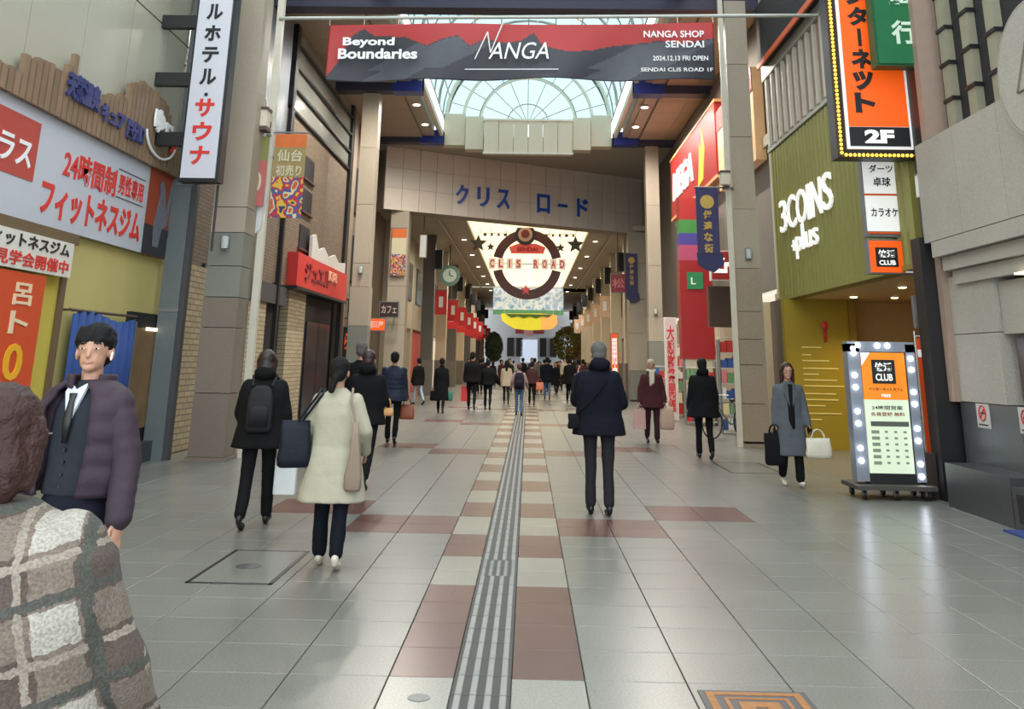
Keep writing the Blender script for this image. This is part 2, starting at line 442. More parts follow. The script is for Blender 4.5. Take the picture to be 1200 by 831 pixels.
for i in range(nb):
    ya, yb = vy0 + (vy1-vy0)*i/nb, vy0 + (vy1-vy0)*(i+1)/nb
    for j in range(na):
        a0, a1 = PI*j/na, PI*(j+1)/na
        q = [(CX - VR*math.cos(a), VZ + VR*1.0*math.sin(a)) for a in (a0, a1)]
        q2 = [(CX - (VR+.02)*math.cos(a), VZ + (VR+.02)*math.sin(a)) for a in (a0, a1)]
        m = MB().add([(q[0][0], ya+.03, q[0][1]), (q[1][0], ya+.03, q[1][1]), (q[1][0], yb-.03, q[1][1]), (q[0][0], yb-.03, q[0][1]),
                      (q2[0][0], ya+.03, q2[0][1]), (q2[1][0], ya+.03, q2[1][1]), (q2[1][0], yb-.03, q2[1][1]), (q2[0][0], yb-.03, q2[0][1])],
                     [(0,1,2,3), (7,6,5,4), (0,4,5,1), (1,5,6,2), (2,6,7,3), (3,7,4,0)])
        m.build('glass_pane', milk if (j in (3,4,5,6) and i in (9,10)) else sky_glass, vault)
ribm = mat('vault_rib', (196,192,178), .5)
for i in range(nb+1):
    y = vy0 + (vy1-vy0)*i/nb; big = i % 2 == 0
    MB().tube([(CX - VR*math.cos(PI*k/20), y, VZ + VR*math.sin(PI*k/20)) for k in range(21)], .06 if big else .03, 6).build('rib', ribm, vault)
for j in range(na+1):
    a = PI*j/na; x, z = CX - VR*math.cos(a), VZ + VR*math.sin(a)
    MB().cyl((x, vy0, z), (x, vy1, z), .025, n=6).build('purlin', ribm, vault)
# ---------------- fan light and stepped parapet closing the vault
fan = thing('fan_window', 'semicircular fan window of glass closing the far end of the vault', 'window', (CX, 37.2, VZ))
def arc(r, y, t, rad, nm='arch_rib', mt=None):
    MB().tube([(CX - r*math.cos(PI*k/28), y, VZ + r*math.sin(PI*k/28)) for k in range(29)], rad, 8).build(nm, mt or mat('arch_white', (236,230,214), .5), fan)
arc(.85, 37.1, 0, .03, mt=ribm); arc(1.95, 37.05, 0, .07); arc(2.62, 36.8, 0, .07); arc(3.3, 36.6, 0, .08)
for k in range(1, 8):
    a = PI*k/8
    MB().cyl((CX - .12*math.cos(a), 37.1, VZ + .12*math.sin(a)), (CX - 1.95*math.cos(a), 37.1, VZ + 1.95*math.sin(a)), .022, n=6).build('spoke', ribm, fan)
for k in range(1, 12):
    a = PI*k/12
    MB().cyl((CX - 1.98*math.cos(a), 37.0, VZ + 1.98*math.sin(a)), (CX - 3.3*math.cos(a), 36.9, VZ + 3.3*math.sin(a)), .02, n=6).build('spoke', ribm, fan)
N = 24
for (ra, rb, y) in ((0, 1.93, 37.12), (1.97, 3.34, 36.98)):
    for k in range(8):
        m = MB()
        for kk in range(3):
            a0, a1 = PI*(k*3+kk)/N, PI*(k*3+kk+1)/N
            vs = [(CX - r*math.cos(a), yy, VZ + r*math.sin(a)) for yy in (y, y+.02) for (r, a) in ((ra, a0), (rb, a0), (rb, a1), (ra, a1))]
            m.add(vs, [(0,1,2,3), (7,6,5,4)])
        m.build('glass_pane', sky_glass, fan)
par = thing('stepped_parapet', 'stepped cream panelled parapet under the fan window', 'parapet', (CX, 36.3, 9.5))
pc = mat('parapet_cream', (222,212,188), .55, var=.04, rand=.02)
for (xa, xb, z0, z1, y) in ((-3.5, -2.63, 9.86, 11.15, 36.5), (-2.6, -1.88, 9.66, 11.0, 36.3), (1.67, 2.38, 9.68, 11.0, 36.3), (2.41, 3.22, 9.88, 11.15, 36.5)):
    B('parapet_panel', pc, par, xa, xb, y, y+.6, z0, z1)
for k in range(6):
    xa = -1.85 + k*.584; B('parapet_panel', pc, par, xa+.008, xa+.576, 36.1, 36.7, 9.5, 10.78)
B('cap_rail', mat('arch_white', (236,230,214), .5), par, -1.88, 1.68, 36.05, 36.5, 10.78, 10.86)
B('sill', mat('arch_white', (236,230,214), .5), par, -1.88, 1.68, 36.06, 36.2, 9.44, 9.5)

# ================================================================ gateway (oblique)
n = Vector((5.6, -9.42, 0)).normalized(); ex = Vector((9.42, 5.6, 0)).normalized(); ez = Vector((0, 0, 1))
GF = (ex, ez, n)
A = Vector((-4.82, 37.9, 0))
gate = thing('arcade_gateway', 'beige panelled gateway beam with blue lettering spanning the street', 'gateway', (0, 40.8, 7.4))
Lg = 10.96
MB().prism([(-1.2, 7.4), (Lg+1.1, 7.4), (Lg+1.1, 9.97), (-1.2, 9.97)], A - n*.03, ex, ez, n, 1.0).build('beam_core', soffd, gate)
rows = [(7.4, 8.28), (8.29, 9.12), (9.13, 9.97)]
kx = 0; x = -1.2
while x < Lg + .5:
    for (z0, z1) in rows:
        MB().prism([(x+.008, z0), (x+.752, z0), (x+.752, z1), (x+.008, z1)], A, ex, ez, n, .03).build('cladding_panel', tanp, gate)
    x += .76
lb = mat('letter_blue', (18,70,150), .35, emit=.05)
for ch, pa, pb in (('ク', (-3.09, 38.93), (-2.65, 39.19)), ('リ', (-2.22, 39.44), (-1.78, 39.71)), ('ス', (-1.4, 39.93), (-.92, 40.22)),
                   ('ロ', (.33, 40.96), (.83, 41.26)), ('ー', (1.25, 41.51), (1.62, 41.75)), ('ド', (2.12, 42.03), (2.58, 42.3))):
    c = Vector(((pa[0]+pb[0])/2, (pa[1]+pb[1])/2, 8.31)); wd = (Vector(pb)-Vector(pa)).length*1.08
    text('letter', ch, lb, gate, c, wd, .14 if ch == 'ー' else .82, GF, .08, .02)
# gateway posts
def pillar(name, label, x0, x1, y0, y1, zt, courses, mats, up_in=.03, group=None, foot=None):
    t = thing(name, label, 'pillar', ((x0+x1)/2, (y0+y1)/2, 0), group)
    B("core", grout, t, x0+.055, x1-.055, y0+.055, y1-.055, 0, zt-.02)
    for i, (a, b) in enumerate(zip(courses[:-1], courses[1:])):
        mt = mats[min(i, len(mats)-1)]; d = 0 if i < len(mats)-1 else up_in
        B('stone_course', mt, t, x0+d, x1-d, y0+d, y1-d, a+.006, b-.006)
    if foot: B('foot', foot, t, x0-.03, x1+.03, y0-.03, y1+.03, 0, .06)
    return t
gbr = granite('brown_granite', (122,110,98), .45, .2, .06, .06)
ggr = granite('green_grey_granite', (122,122,112), .45, .16, .04, .05)
gtan = granite('tan_granite', (152,136,116), .45, .18, .07, .06)
gpal = granite('pale_stone', (164,152,134), .5, .1, .03, .04)
cL = [0.06, 1.03, 2.06, 2.55, 3.06, 3.62, 4.1, 6.2, 8.3, 10.1]
p1 = pillar('arcade_pillar', 'large granite faced pillar at the left behind the vertical hotel sign', -5.39, -4.81, 15.8, 16.42, 11.5, [.06, 1.03, 2.06, 2.55, 3.06, 3.62, 4.05, 6.1, 8.2, 10.3, 11.5], [gbr, gbr, gbr, ggr, ggr, gpal, gpal, gpal], .035, foot=gbr)
p2 = pillar('arcade_pillar', 'left row pillar rising beside the red shop sign', -5.39, -4.81, 28.75, 29.35, 9.8, [.06, 1.3, 2.55, 3.7, 4.4, 6.2, 8.0, 9.8], [ggr, ggr, gpal, gpal], .03)
p3 = pillar('arcade_pillar', 'left post of the gateway carrying a colourful banner', -5.62, -4.85, 37.75, 38.5, 7.4, [.06, 1.3, 2.9, 4.4, 6.0, 7.4], [ggr, gpal, gpal], .02)
p4 = pillar('arcade_pillar', 'right pillar beside the light box stand and bamboo green shopfront', 4.43, 4.96, 20.45, 21.0, 9.75, [.1, .84, 1.61, 2.13, 2.7, 3.6, 4.88, 6.5, 8.2, 9.75], [gtan, gtan, gtan, gtan, gtan, gpal, gpal], .02, foot=gtan)
p4['label'] = 'right pillar of tan granite courses beside the green ribbed shopfront'
p5 = pillar('arcade_pillar', 'slim right pillar under the farthest roof beam', 4.48, 5.05, 36.2, 36.8, 9.85, [.06, 1.2, 2.4, 3.3, 5.2, 7.5, 9.85], [ggr, ggr, gpal, gpal], .03)
p6 = pillar('arcade_pillar', 'right post of the gateway carrying a purple banner', 4.5, 5.4, 43.3, 44.2, 7.4, [.06, 1.3, 2.9, 4.4, 6.0, 7.4], [ggr, gpal, gpal], .02)
# fixtures on the pillars
for (x, y, z, lb_) in ((-5.1, 15.8, 3.44, 'small glass wall lamp on the large left pillar'), (4.7, 20.45, 3.9, 'small glass wall lamp on the tan right pillar'),
                       (-5.1, 28.75, 4.2, 'small glass wall lamp on the pillar beside the red shop sign'), (4.75, 36.2, 3.5, 'small glass wall lamp on the slim right pillar'),
                       (-5.2, 37.75, 3.7, 'small glass wall lamp on the left gateway post')):
    t = thing('wall_lamp', lb_, 'lamp', (x, y, z))
    B('backplate', grey, t, x-.06, x+.06, y-.03, y, z-.14, z+.12)
    MB().cyl((x, y-.09, z-.1), (x, y-.09, z+.1), .055, .065, 12).build('glass_shade', mat('frosted_glass', (190,195,190), .3), t)
    B('bracket', grey, t, x-.05, x+.05, y-.1, y-.02, z+.1, z+.13)
# ================================================================ left side of the street
LX = -6.2
ywall = mat('yellow_render', (190,176,112), .8, var=.05, scale=1.5)
ylo = mat('yellow_panel', (196,178,74), .7, var=.06)
gloss = mat('glossy_beige_cladding', (172,168,150), .22, var=.04, scale=.8)
bl = thing('building', 'yellow walled building with glossy beige upper cladding at far left', 'building', (-7.5, 10, 0))
MB().box(-7.3, LX-.02, 2, 16.35, 0, 12).build('wall_core', ywall, bl)
B('yellow_wall', ywall, bl, LX-.02, LX, 12.5, 14.75, 0, 3.15)
B('yellow_wall', ywall, bl, LX-.02, LX, 14.75, 16.35, 2.25, 3.15)
B('yellow_wall', ylo, bl, LX-.02, LX+.02, 8, 12.45, 0, 3.05)
B('brown_beam', mat('weathered_wood_beam', (104,84,56), .7), bl, LX, LX+.14, 8, 12.6, 3.0, 3.14)
B('brown_post', mat('weathered_wood_beam', (104,84,56), .7), bl, LX, LX+.06, 12.45, 12.58, 0, 3.0)
for i in range(7):
    for k, (z0, z1) in enumerate(((4.6, 6.9), (6.93, 9.4), (9.43, 12))):
        y = 6.5 + i*1.4; B('cladding_panel', gloss, bl, LX, LX+.05, y+.008, y+1.392, z0, z1)
# window with dark frame, then a blue cloth hung beside it
wf = B('display_window_frame', dark, bl, LX, LX+.07, 14.75, 16.2, .28, 2.25)
B('display_poster', mat('sepia_display', (128,100,66), .5, var=.5, scale=3), wf, LX+.07, LX+.09, 15.0, 15.9, .5, 2.02)
B('display_lamp', glow('display_lamp', (255,240,210), 2.0), wf, LX+.09, LX+.12, 15.35, 15.75, 1.98, 2.03)
B('frame_light', grey, wf, LX+.07, LX+.1, 14.9, 14.97, .45, 2.1)
B('low_ledge', dgrey, bl, LX, LX+.25, 14.6, 16.1, 0, .3)
cl = thing('blue_cloth', 'long blue cloth hung on a rod beside the dark framed display window', 'curtain', (LX+.12, 13.75, .5))
m = MB(); N_ = 40
vs = []
for z in (.35, 2.12):
    for i in range(N_+1):
        y = 12.75 + 2.0*i/N_; vs.append((LX+.12 + .03*math.sin(i*1.3), y, z + (.05*math.sin(i*.16) if z > 1 else 0)))
m.add(vs, [(i, i+1, N_+2+i, N_+1+i) for i in range(N_)]); o = m.build('cloth', mat('blue_cloth', (38,68,128), .8, var=.15), cl, smooth=True)
sm = o.modifiers.new('s', 'SOLIDIFY'); sm.thickness = .012
MB().cyl((LX+.12, 12.65, 2.17), (LX+.12, 14.85, 2.17), .02).build('rod', brown, cl)
for y in (12.7, 14.8): MB().cyl((LX, y, 2.17), (LX+.12, y, 2.17), .015, n=8).build('rod_bracket', brown, cl)

# fitness sign
fs = thing('wall_sign', 'long white fitness gym sign board with red lettering on the yellow building', 'sign', (LX, 13, 3.9))
FX = LX+.1
sgw = mat('sign_pale_blue_white', (186,190,200), .45, var=.02)
B('sign_board', sgw, fs, LX+.05, FX, 8.2, 14.75, 3.15, 4.55)
B('red_block', mat('sign_dull_red', (178,62,50), .5), fs, FX, FX+.01, 8.2, 11.25, 3.62, 4.35)
text('lettering', 'プラス', whiteink, fs, (FX+.012, 10.55, 3.93), 1.15, .36, LWALL, .01, .02, label='white lettering')
text('lettering', '24時間制', redink, fs, (FX, 12.75, 4.02), 1.6, .4, LWALL, .012, .015)
text('lettering', '男性専用', redink, fs, (FX, 14.1, 4.05), .9, .3, LWALL, .012, .008)
text('lettering', 'フィットネスジム', redink, fs, (FX, 13.05, 3.5), 3.1, .46, LWALL, .012, .03)
B('rule_line', dgrey, fs, FX, FX+.008, 13.6, 14.6, 4.25, 4.262); B('rule_line', dgrey, fs, FX, FX+.008, 13.6, 14.6, 3.84, 3.852)
# photo print at the end of the sign: warm backdrop, dark figure on a machine
fs2 = B('photo_print', mat('print_orange', (165,70,42), .5, var=.3, scale=1.2), fs, LX+.05, FX, 14.75, 16.05, 3.15, 4.53)
B('print_dark_band', mat('print_dark', (50,48,54), .5, var=.6, scale=7), fs2, FX, FX+.006, 14.75, 16.05, 3.15, 3.62)
pm = mat('print_grey_figure', (120,120,132), .5, var=.3, scale=9)
MB().prism([(.35,.45),(.5,.95),(.42,1.1),(.55,1.2),(.68,1.05),(.8,.7),(.95,1.25),(1.02,1.2),(.9,.5),(.7,.4),(.62,.1),(.4,.1)], (FX+.012, 14.75, 3.2), (0,1,0), (0,0,1), (1,0,0), .006).build('print_figure', pm, fs2)
MB().prism([(.95,.3),(1.28,.3),(1.28,1.2),(1.15,1.3),(1.1,.8)], (FX+.012, 14.75, 3.2), (0,1,0), (0,0,1), (1,0,0), .006).build('print_shadow', mat('print_dark2', (58,36,40), .5), fs2)

# slatted wooden sign with skyline top
ss = thing('slatted_sign', 'brown wooden slat sign with stepped skyline top above the fitness sign', 'sign', (LX, 13, 4.7))
slat = mat('wood_slat', (130,106,82), .7, var=.25, scale=5, rand=.12)
y = 9.2; i = 0
def top_z(y):
    pts = [(9.2,4.8),(10.4,4.82),(10.5,5.05),(11.5,5.12),(11.55,5.4),(11.75,5.4),(11.8,5.15),(12.3,4.98),(12.45,4.8),(12.6,5.15),(13.3,5.3),(13.35,5.45),(13.6,5.65),(14.3,5.72),(14.8,5.62),(15.1,5.4),(15.5,5.0),(15.9,4.75),(16.1,4.6)]
    for (a, b), (c, d) in zip(pts[:-1], pts[1:]):
        if a <= y <= c: return b + (d-b)*(y-a)/(c-a)
    return 4.6
while y < 16.1:
    B('slat', slat, ss, LX+.12, LX+.19, y+.015, y+.125, (4.5 if y < 14.7 else 4.52), round(top_z(y)/.06)*.06 + random.uniform(-.02, .02))
    y += .145; i += 1
inkb = mat('indigo_ink', (52,58,110), .6)
B('backing_rail', brown, ss, LX+.08, LX+.12, 9.2, 16.0, 4.56, 4.62)
text('lettering', '天然温泉', inkb, ss, (LX+.2, 12.0, 4.98), .95, .36, LWALL, .03, .05)
text('lettering', 'キュア', inkb, ss, (LX+.2, 12.95, 4.88), .8, .26, LWALL, .03, .05)
text('lettering', '国分町', inkb, ss, (LX+.2, 13.75, 4.85), .62, .3, LWALL, .03, .05)
m = MB(); m.tube([(LX+.215, 14.75 + .62*math.cos(a), 5.02 + .36*math.sin(a)) for a in [PI*1.02 + PI*.9*k/14 for k in range(15)]], .022, 6); m.build('white_swoosh', whiteink, ss)
text('lettering', 'ゆ', whiteink, ss, (LX+.22, 14.55, 5.22), .42, .38, LWALL, .03, .06)
text('lettering', '場', whiteink, ss, (LX+.22, 14.95, 5.12), .36, .32, LWALL, .03, .05)
text('lettering', 'テ', redink, ss, (LX+.22, 15.2, 4.95), .26, .26, LWALL, .03, .06, label='red character')
# small event board and orange banner
eb = thing('notice_board', 'small white board with black and red characters under the fitness sign', 'sign', (LX+.15, 11, 2.8))
B('board', mat('board_white', (215,210,200), .6), eb, LX+.12, LX+.17, 9.0, 12.42, 2.56, 3.0)
text('lettering', 'フィットネスジム', blackink, eb, (LX+.17, 11.25, 2.89), 2.1, .16, LWALL, .01, .02)
text('lettering', '見学会開催中', redink, eb, (LX+.17, 11.45, 2.68), 1.75, .17, LWALL, .01, .015)
ob = thing('tall_banner', 'tall orange and yellow price banner hanging under the small white board', 'banner', (LX+.15, 10.8, 1.5))
B('cloth', mat('banner_orange', (205,72,26), .6, var=.05), ob, LX+.12, LX+.15, 9.6, 11.85, .55, 2.53)
for s_, z, h, mm_ in (('呂', 2.28, .26, 'c'), ('ト', 1.95, .26, 'c'), ('0', 1.5, .42, 'y'), ('DISC', 1.14, .16, 'y')):
    text('lettering', s_, mat('banner_cream', (232,205,170), .6) if mm_ == 'c' else mat('banner_yellow', (235,170,30), .6), ob, (LX+.15, 11.35, z), .42 if len(s_) == 1 else .7, h, LWALL, .01, .02)
# vertical hotel sign
vs_ = thing('vertical_sign', 'tall white vertical sign with black and red katakana characters', 'sign', (-5.24, 14.5, 5.8))
B('frame', blk, vs_, -5.56, -4.92, 14.52, 14.78, 4.25, 8.6)
B('face', mat('sign_face_white', (198,198,206), .4, var=.02), vs_, -5.52, -4.97, 14.49, 14.52, 4.3, 8.55)
z = 8.35
for ch in 'カプセルホテル・サウナ':
    big = ch in 'サウナ'; h = .3 if big else .27
    if ch == '・':
        z = z - .03; text('character', ch, blackink, vs_, (-5.245, 14.49, z-.03), .06, .06, FRONT, .01, .03); z -= .1; continue
    text('character', ch, redink if big else blackink, vs_, (-5.245, 14.49, z - h/2), .31 if big else .27, h, FRONT, .01, .035)
    z -= .375 if not big else .39
for z in (4.95, 5.95, 6.95, 7.95): B('bracket', blk, vs_, -6.2, -5.56, 14.58, 14.7, z-.11, z+.11)
MB().cyl((-5.02, 14.85, 3.2), (-5.02, 14.85, 4.25), .02, n=8).build('cable', blk, vs_)

# blue-grey steel post and narrow dark shaft
st = thing('steel_post', 'blue grey square steel post beside the display window', 'post', (-5.92, 15.9, 0))
B('shaft', mat('blue_grey_paint', (104,112,112), .45, .2), st, -6.1, -5.78, 15.75, 16.0, 0, 11)
B('flange', dgrey, st, -5.78, -5.7, 15.8, 15.95, 0, 11)
for z in (2.3, 4.4, 6.6): B('joint_plate', grey, st, -6.11, -5.77, 15.74, 16.01, z, z+.05)

# brick building behind the first pillar
bb = thing('building', 'brown brick building with sloping grey window bands beyond the first left pillar', 'building', (-7.5, 24, 0))
brk = brickmat('brown_wall_tiles', (118,100,80), (104,88,72), (70,62,54), .22, .075)
crk = brickmat('cream_split_brick', (176,160,130), (160,144,116), (110,98,80), .34, .1)
B('wall_core', dark, bb, -7.4, -6.42, 16.4, 31.6, 0, 12)
B('brick_field', brk, bb, -6.42, LX, 23.0, 31.5, 3.35, 7.75)
B('brick_field', brk, bb, -6.42, LX, 16.6, 22.98, 2.9, 6.2)
bgl = mat('blue_grey_cladding', (120,128,136), .35)
for i in range(4): B('cladding_panel', bgl, bb, -6.4, LX, 16.6+i*1.6, 18.18+i*1.6, 6.25, 12)
# large windows: three sloping bands of dim glass between black mullions
gl = mat('dim_glass', (132,134,126), .12, var=.15, scale=.4)
B('window_frame', blk, bb, -6.4, -6.24, 23.1, 31.5, 7.75, 10.2)
for k in range(4):
    z0 = 7.82 + k*.6; B('window_pane', gl, bb, -6.24, -6.2, 23.5, 31.2, z0, z0+.52)
    B('mullion', blk, bb, -6.2, -6.12, 23.1, 31.5, z0-.07, z0)
B('corner_mullion', blk, bb, -6.24, -6.1, 23.1, 23.4, 6.3, 10.2)
B('corner_mullion', blk, bb, -6.24, -6.1, 31.2, 31.5, 0, 10.2)
for z in (4.45, 5.45, 6.35):
    w_ = B('small_window', dark, bb, LX, LX+.03, 25.2, 26.3, z, z+.62); B('window_sill', brown, w_, LX, LX+.08, 25.1, 26.4, z-.05, z)
B('vertical_pipe', blk, bb, LX, LX+.1, 23.2, 23.35, 0, 6.3)
# ground floor
B('brick_pilaster', crk, bb, -6.42, LX+.12, 16.45, 17.9, 0, 3.2)
B('brick_pilaster', crk, bb, -6.42, LX, 20.7, 22.6, 0, 2.9)
B('shutter', mat('dark_shutter', (46,44,46), .5), bb, -6.42, -6.35, 17.9, 20.7, 0, 2.9)
B('fascia', dgrey, bb, -6.42, LX+.06, 17.9, 24.2, 2.85, 3.3)
B('brick_pilaster', crk, bb, -6.42, LX, 24.7, 26.6, 0, 3.3)
B('door_recess', dark, bb, -6.46, -6.3, 26.6, 30.6, 0, 3.3)
B('door_leaf', mat('dark_blue_door', (30,30,40), .3), bb, -6.3, -6.26, 27.2, 28.7, 0, 2.6)
B('door_leaf', mat('dark_blue_door', (30,30,40), .3), bb, -6.3, -6.26, 28.75, 30.3, 0, 2.6)
rs = thing('shop_sign', 'long red shop sign on the brown brick facade above a dark entrance', 'sign', (LX, 27.5, 3.8))
B('sign_box', mat('dull_red_sign', (196,46,42), .5, var=.04), rs, LX, LX+.28, 24.2, 30.9, 3.38, 4.22)
text('lettering', 'ジュエル', mat('deep_red_ink', (120,24,26), .5), rs, (LX+.28, 26.6, 3.82), 3.2, .5, LWALL, .03, .03)
text('lettering', 'K18', mat('sign_peach', (232,170,140), .5), rs, (LX+.28, 28.6, 3.95), 1.2, .3, LWALL, .03, .03)
B('canopy', blk, rs, LX, LX+.3, 24.2, 30.9, 3.3, 3.37)
wsn = thing('cutout_sign', 'white cut out sign with jagged top mounted above the red shop sign', 'sign', (LX, 28.5, 4.3))
MB().prism([(26.0,4.25),(30.9,4.25),(30.9,4.6),(29.8,4.5),(29.2,4.68),(28.3,4.5),(27.6,4.72),(26.9,4.55),(26.4,4.95),(26.0,4.85)], (LX+.2, 0, 0), (0,1,0), (0,0,1), (1,0,0), .08).build('cutout', mat('white_plastic', (200,198,192), .5), wsn)
for y in (26.4, 28.4, 30.4): B('stay', blk, wsn, LX, LX+.12, y, y+.05, 4.35, 4.4)
# next building to the gateway
nb_ = thing('building', 'narrow brown building between the brick building and the gateway', 'building', (-7.5, 34.8, 0))
B('wall', mat('brown_render', (112,98,84), .7), nb_, -7.4, -6.3, 31.62, 41.0, 0, 9.9)
B('pilaster', mat('brown_render2', (132,118,102), .7), nb_, -6.3, -6.1, 31.65, 32.3, 0, 9.9)
B('pilaster', mat('brown_render2', (132,118,102), .7), nb_, -6.3, -6.1, 35.3, 35.9, 0, 9.9)
for z in (4.2, 6.6): B('window', dark, nb_, -6.3, -6.22, 32.8, 34.8, z, z+1.6)
B('shopfront', mat('dark_shop_glass', (40,34,32), .2), nb_, -6.3, -6.15, 32.4, 35.2, 0, 3.2)
B('awning', mat('awning_grey', (90,86,80), .6), nb_, -6.3, -5.9, 32.3, 35.3, 3.2, 3.5)
def boxsign(name, label, cat, x0, x1, y0, y1, z0, z1, m_, tx=None, tm=None, fr=FRONT, vert=False, mt=None, group=None, bold=.02, br=None):
    t = thing(name, label, cat, ((x0+x1)/2, (y0+y1)/2, z0), group)
    B('casing', mt or grey, t, x0, x1, y0, y1, z0, z1)
    if br: MB().cyl(br[0], br[1], .025, n=6).build('bracket', dgrey, t)
    e = .03
    if fr is FRONT: B('face', m_, t, x0+e, x1-e, y0-.015, y0, z0+e, z1-e); c = ((x0+x1)/2, y0-.015, (z0+z1)/2); wd = x1-x0
    elif fr is RWALL: B('face', m_, t, x0-.015, x0, y0+e, y1-e, z0+e, z1-e); c = (x0-.015, (y0+y1)/2, (z0+z1)/2); wd = y1-y0
    else: B('face', m_, t, x1, x1+.015, y0+e, y1-e, z0+e, z1-e); c = (x1+.015, (y0+y1)/2, (z0+z1)/2); wd = y1-y0
    if tx: text('lettering', tx, tm, t, c, wd*(.62 if vert else .78), (z1-z0)*(.84 if vert else .5), fr, .01, bold, vertical=vert)
    return t
boxsign('hanging_sign', 'orange lit hanging sign beside the second left pillar', 'sign', -5.75, -5.05, 34.0, 34.15, 2.55, 3.0, orangel, '居酒屋', whiteink, br=((-6.2,34.08,2.8),(-5.7,34.08,2.8)))
boxsign('hanging_sign', 'dark brown hanging sign on the left gateway post', 'sign', -5.75, -5.0, 36.9, 37.05, 3.15, 3.75, mat('deep_brown_face', (48,30,30), .4), 'カフェ', mat('pale_ink', (190,170,160), .5), br=((-5.2,37.0,3.5),(-5.2,37.8,3.5)))
boxsign('hanging_sign', 'small white lit sign high beside the second left pillar', 'sign', -6.0, -5.6, 31.9, 32.05, 3.3, 3.75, whitel, br=((-6.25,31.98,3.5),(-5.95,31.98,3.5)))
boxsign('hanging_sign', 'small orange box sign under the white lit one', 'sign', -6.0, -5.6, 31.9, 32.05, 2.75, 3.1, orangel, br=((-6.25,31.98,2.9),(-5.95,31.98,2.9)))
boxsign('standing_sign', 'tall narrow orange and black sign in front of the dark shop', 'sign', -5.95, -5.65, 30.9, 31.05, 0, 2.6, mat('sign_black_face', (40,28,24), .4), 'らーめん', orangel, vert=True)
boxsign('hanging_sign', 'white panel sign on the side wall behind the left gateway post', 'sign', -4.55, -4.25, 39.0, 39.15, 5.65, 6.6, mat('white_panel', (205,205,198), .4), br=((-4.4,39.08,6.55),(-4.4,39.08,7.6)))
# light steel post with lantern and flags beside the first pillar
lp = thing('light_post', 'white steel post with a boxy lantern beside the large left pillar', 'post', (-4.7, 16.5, 0))
B('shaft', mat('post_offwhite', (205,198,180), .45), lp, -4.78, -4.66, 16.44, 16.56, 0, 11)
ln = MB().box(-4.98, -4.7, 16.1, 16.35, 5.55, 5.85).build('lantern', mat('frosted_lantern', (200,190,170), .4, emit=.1), lp)
B('lantern_cap', brown, ln, -5.0, -4.68, 16.08, 16.37, 5.85, 5.9); B('lantern_base', brown, ln, -5.0, -4.68, 16.08, 16.37, 5.48, 5.55)
B('bracket', brown, lp, -4.76, -4.7, 16.35, 16.44, 5.6, 5.7)
def mottled(name, cols, scale):
    """printed cloth: flat blotches of several inks"""
    m_ = bpy.data.materials.new(name); m_.use_nodes = True; nt_ = m_.node_tree; b_ = nt_.nodes['Principled BSDF']; b_.inputs['Roughness'].default_value = .7
    tc_ = nt_.nodes.new('ShaderNodeTexCoord'); no = nt_.nodes.new('ShaderNodeTexNoise'); no.inputs['Scale'].default_value = scale; no.inputs['Detail'].default_value = 1.5
    nt_.links.new(tc_.outputs['Object'], no.inputs['Vector'])
    cr_ = nt_.nodes.new('ShaderNodeValToRGB'); cr_.color_ramp.interpolation = 'CONSTANT'
    k_ = len(cols); el = cr_.color_ramp.elements
    for i_, c_ in enumerate(cols):
        pos = 0.0 if i_ == 0 else .3 + .4*i_/k_
        e_ = el[i_] if i_ < 2 else el.new(pos)
        e_.position = pos; e_.color = (*srgb(*c_), 1)
    nt_.links.new(no.outputs['Fac'], cr_.inputs[0]); nt_.links.new(cr_.outputs[0], b_.inputs['Base Color'])
    MATS[name] = m_; return m_
fest = mottled('festival_print', [(60,50,90),(205,170,60),(180,40,60),(70,80,130),(210,195,150),(190,90,50)], 5)
def flag(name, label, x0, x1, y, z0, z1, bands, arm=None, group=None, tx=None):
    t = thing(name, label, 'banner', ((x0+x1)/2, y, z1), group)
    for (f0, f1, m_) in bands:
        B('cloth_section', m_, t, x0, x1, y, y+.02, z0+(z1-z0)*f0, z0+(z1-z0)*f1)
    MB().cyl((arm if arm is not None else x0-.3, y+.01, z1+.03), (x1+.03, y+.01, z1+.03), .018, n=8).cyl((arm if arm is not None else x0-.3, y+.01, z1+.03), (arm if arm is not None else x0-.3, y+.2, z1+.03), .018, n=8).build('arm', grey, t)
    if tx:
        for (s_, fz, hh, m_, wf_) in tx: text('lettering', s_, m_, t, ((x0+x1)/2, y, z0+(z1-z0)*fz), (x1-x0)*wf_, hh, FRONT, .008, .02)
    return t
forg = mat('flag_orange', (205,105,45), .7, var=.2); fcr = mat('flag_cream', (200,190,160), .7); fpk = mat('flag_pink', (180,95,90), .7); fpur = mat('flag_purple', (52,44,88), .6, var=.2, scale=3)
gold = mat('gold_print', (196,160,72), .5)
flag('street_banner', 'orange and multicoloured festival banner on the white post by the large left pillar', -4.62, -4.05, 16.5, 3.98, 5.5,
     [(0, .48, fest), (.48, .84, mat('flag_olive', (150,130,80), .7, var=.2)), (.84, 1, forg)], arm=-4.7, tx=[('仙台', .74, .22, fcr, .8), ('初売り', .56, .2, fcr, .8)])
flag('street_banner', 'narrow dull pink banner beside the orange festival banner', -4.97, -4.68, 16.3, 4.15, 5.4, [(0, .65, fpk), (.65, 1, mat('flag_yellowgreen', (130,125,70), .7))], arm=-4.72, tx=[('0', .35, .35, fcr, .5)])
wb = thing('cutout_banner', 'white ragged edged cloth banner below the pink banner on the left post', 'banner', (-4.85, 16.4, 4.1))
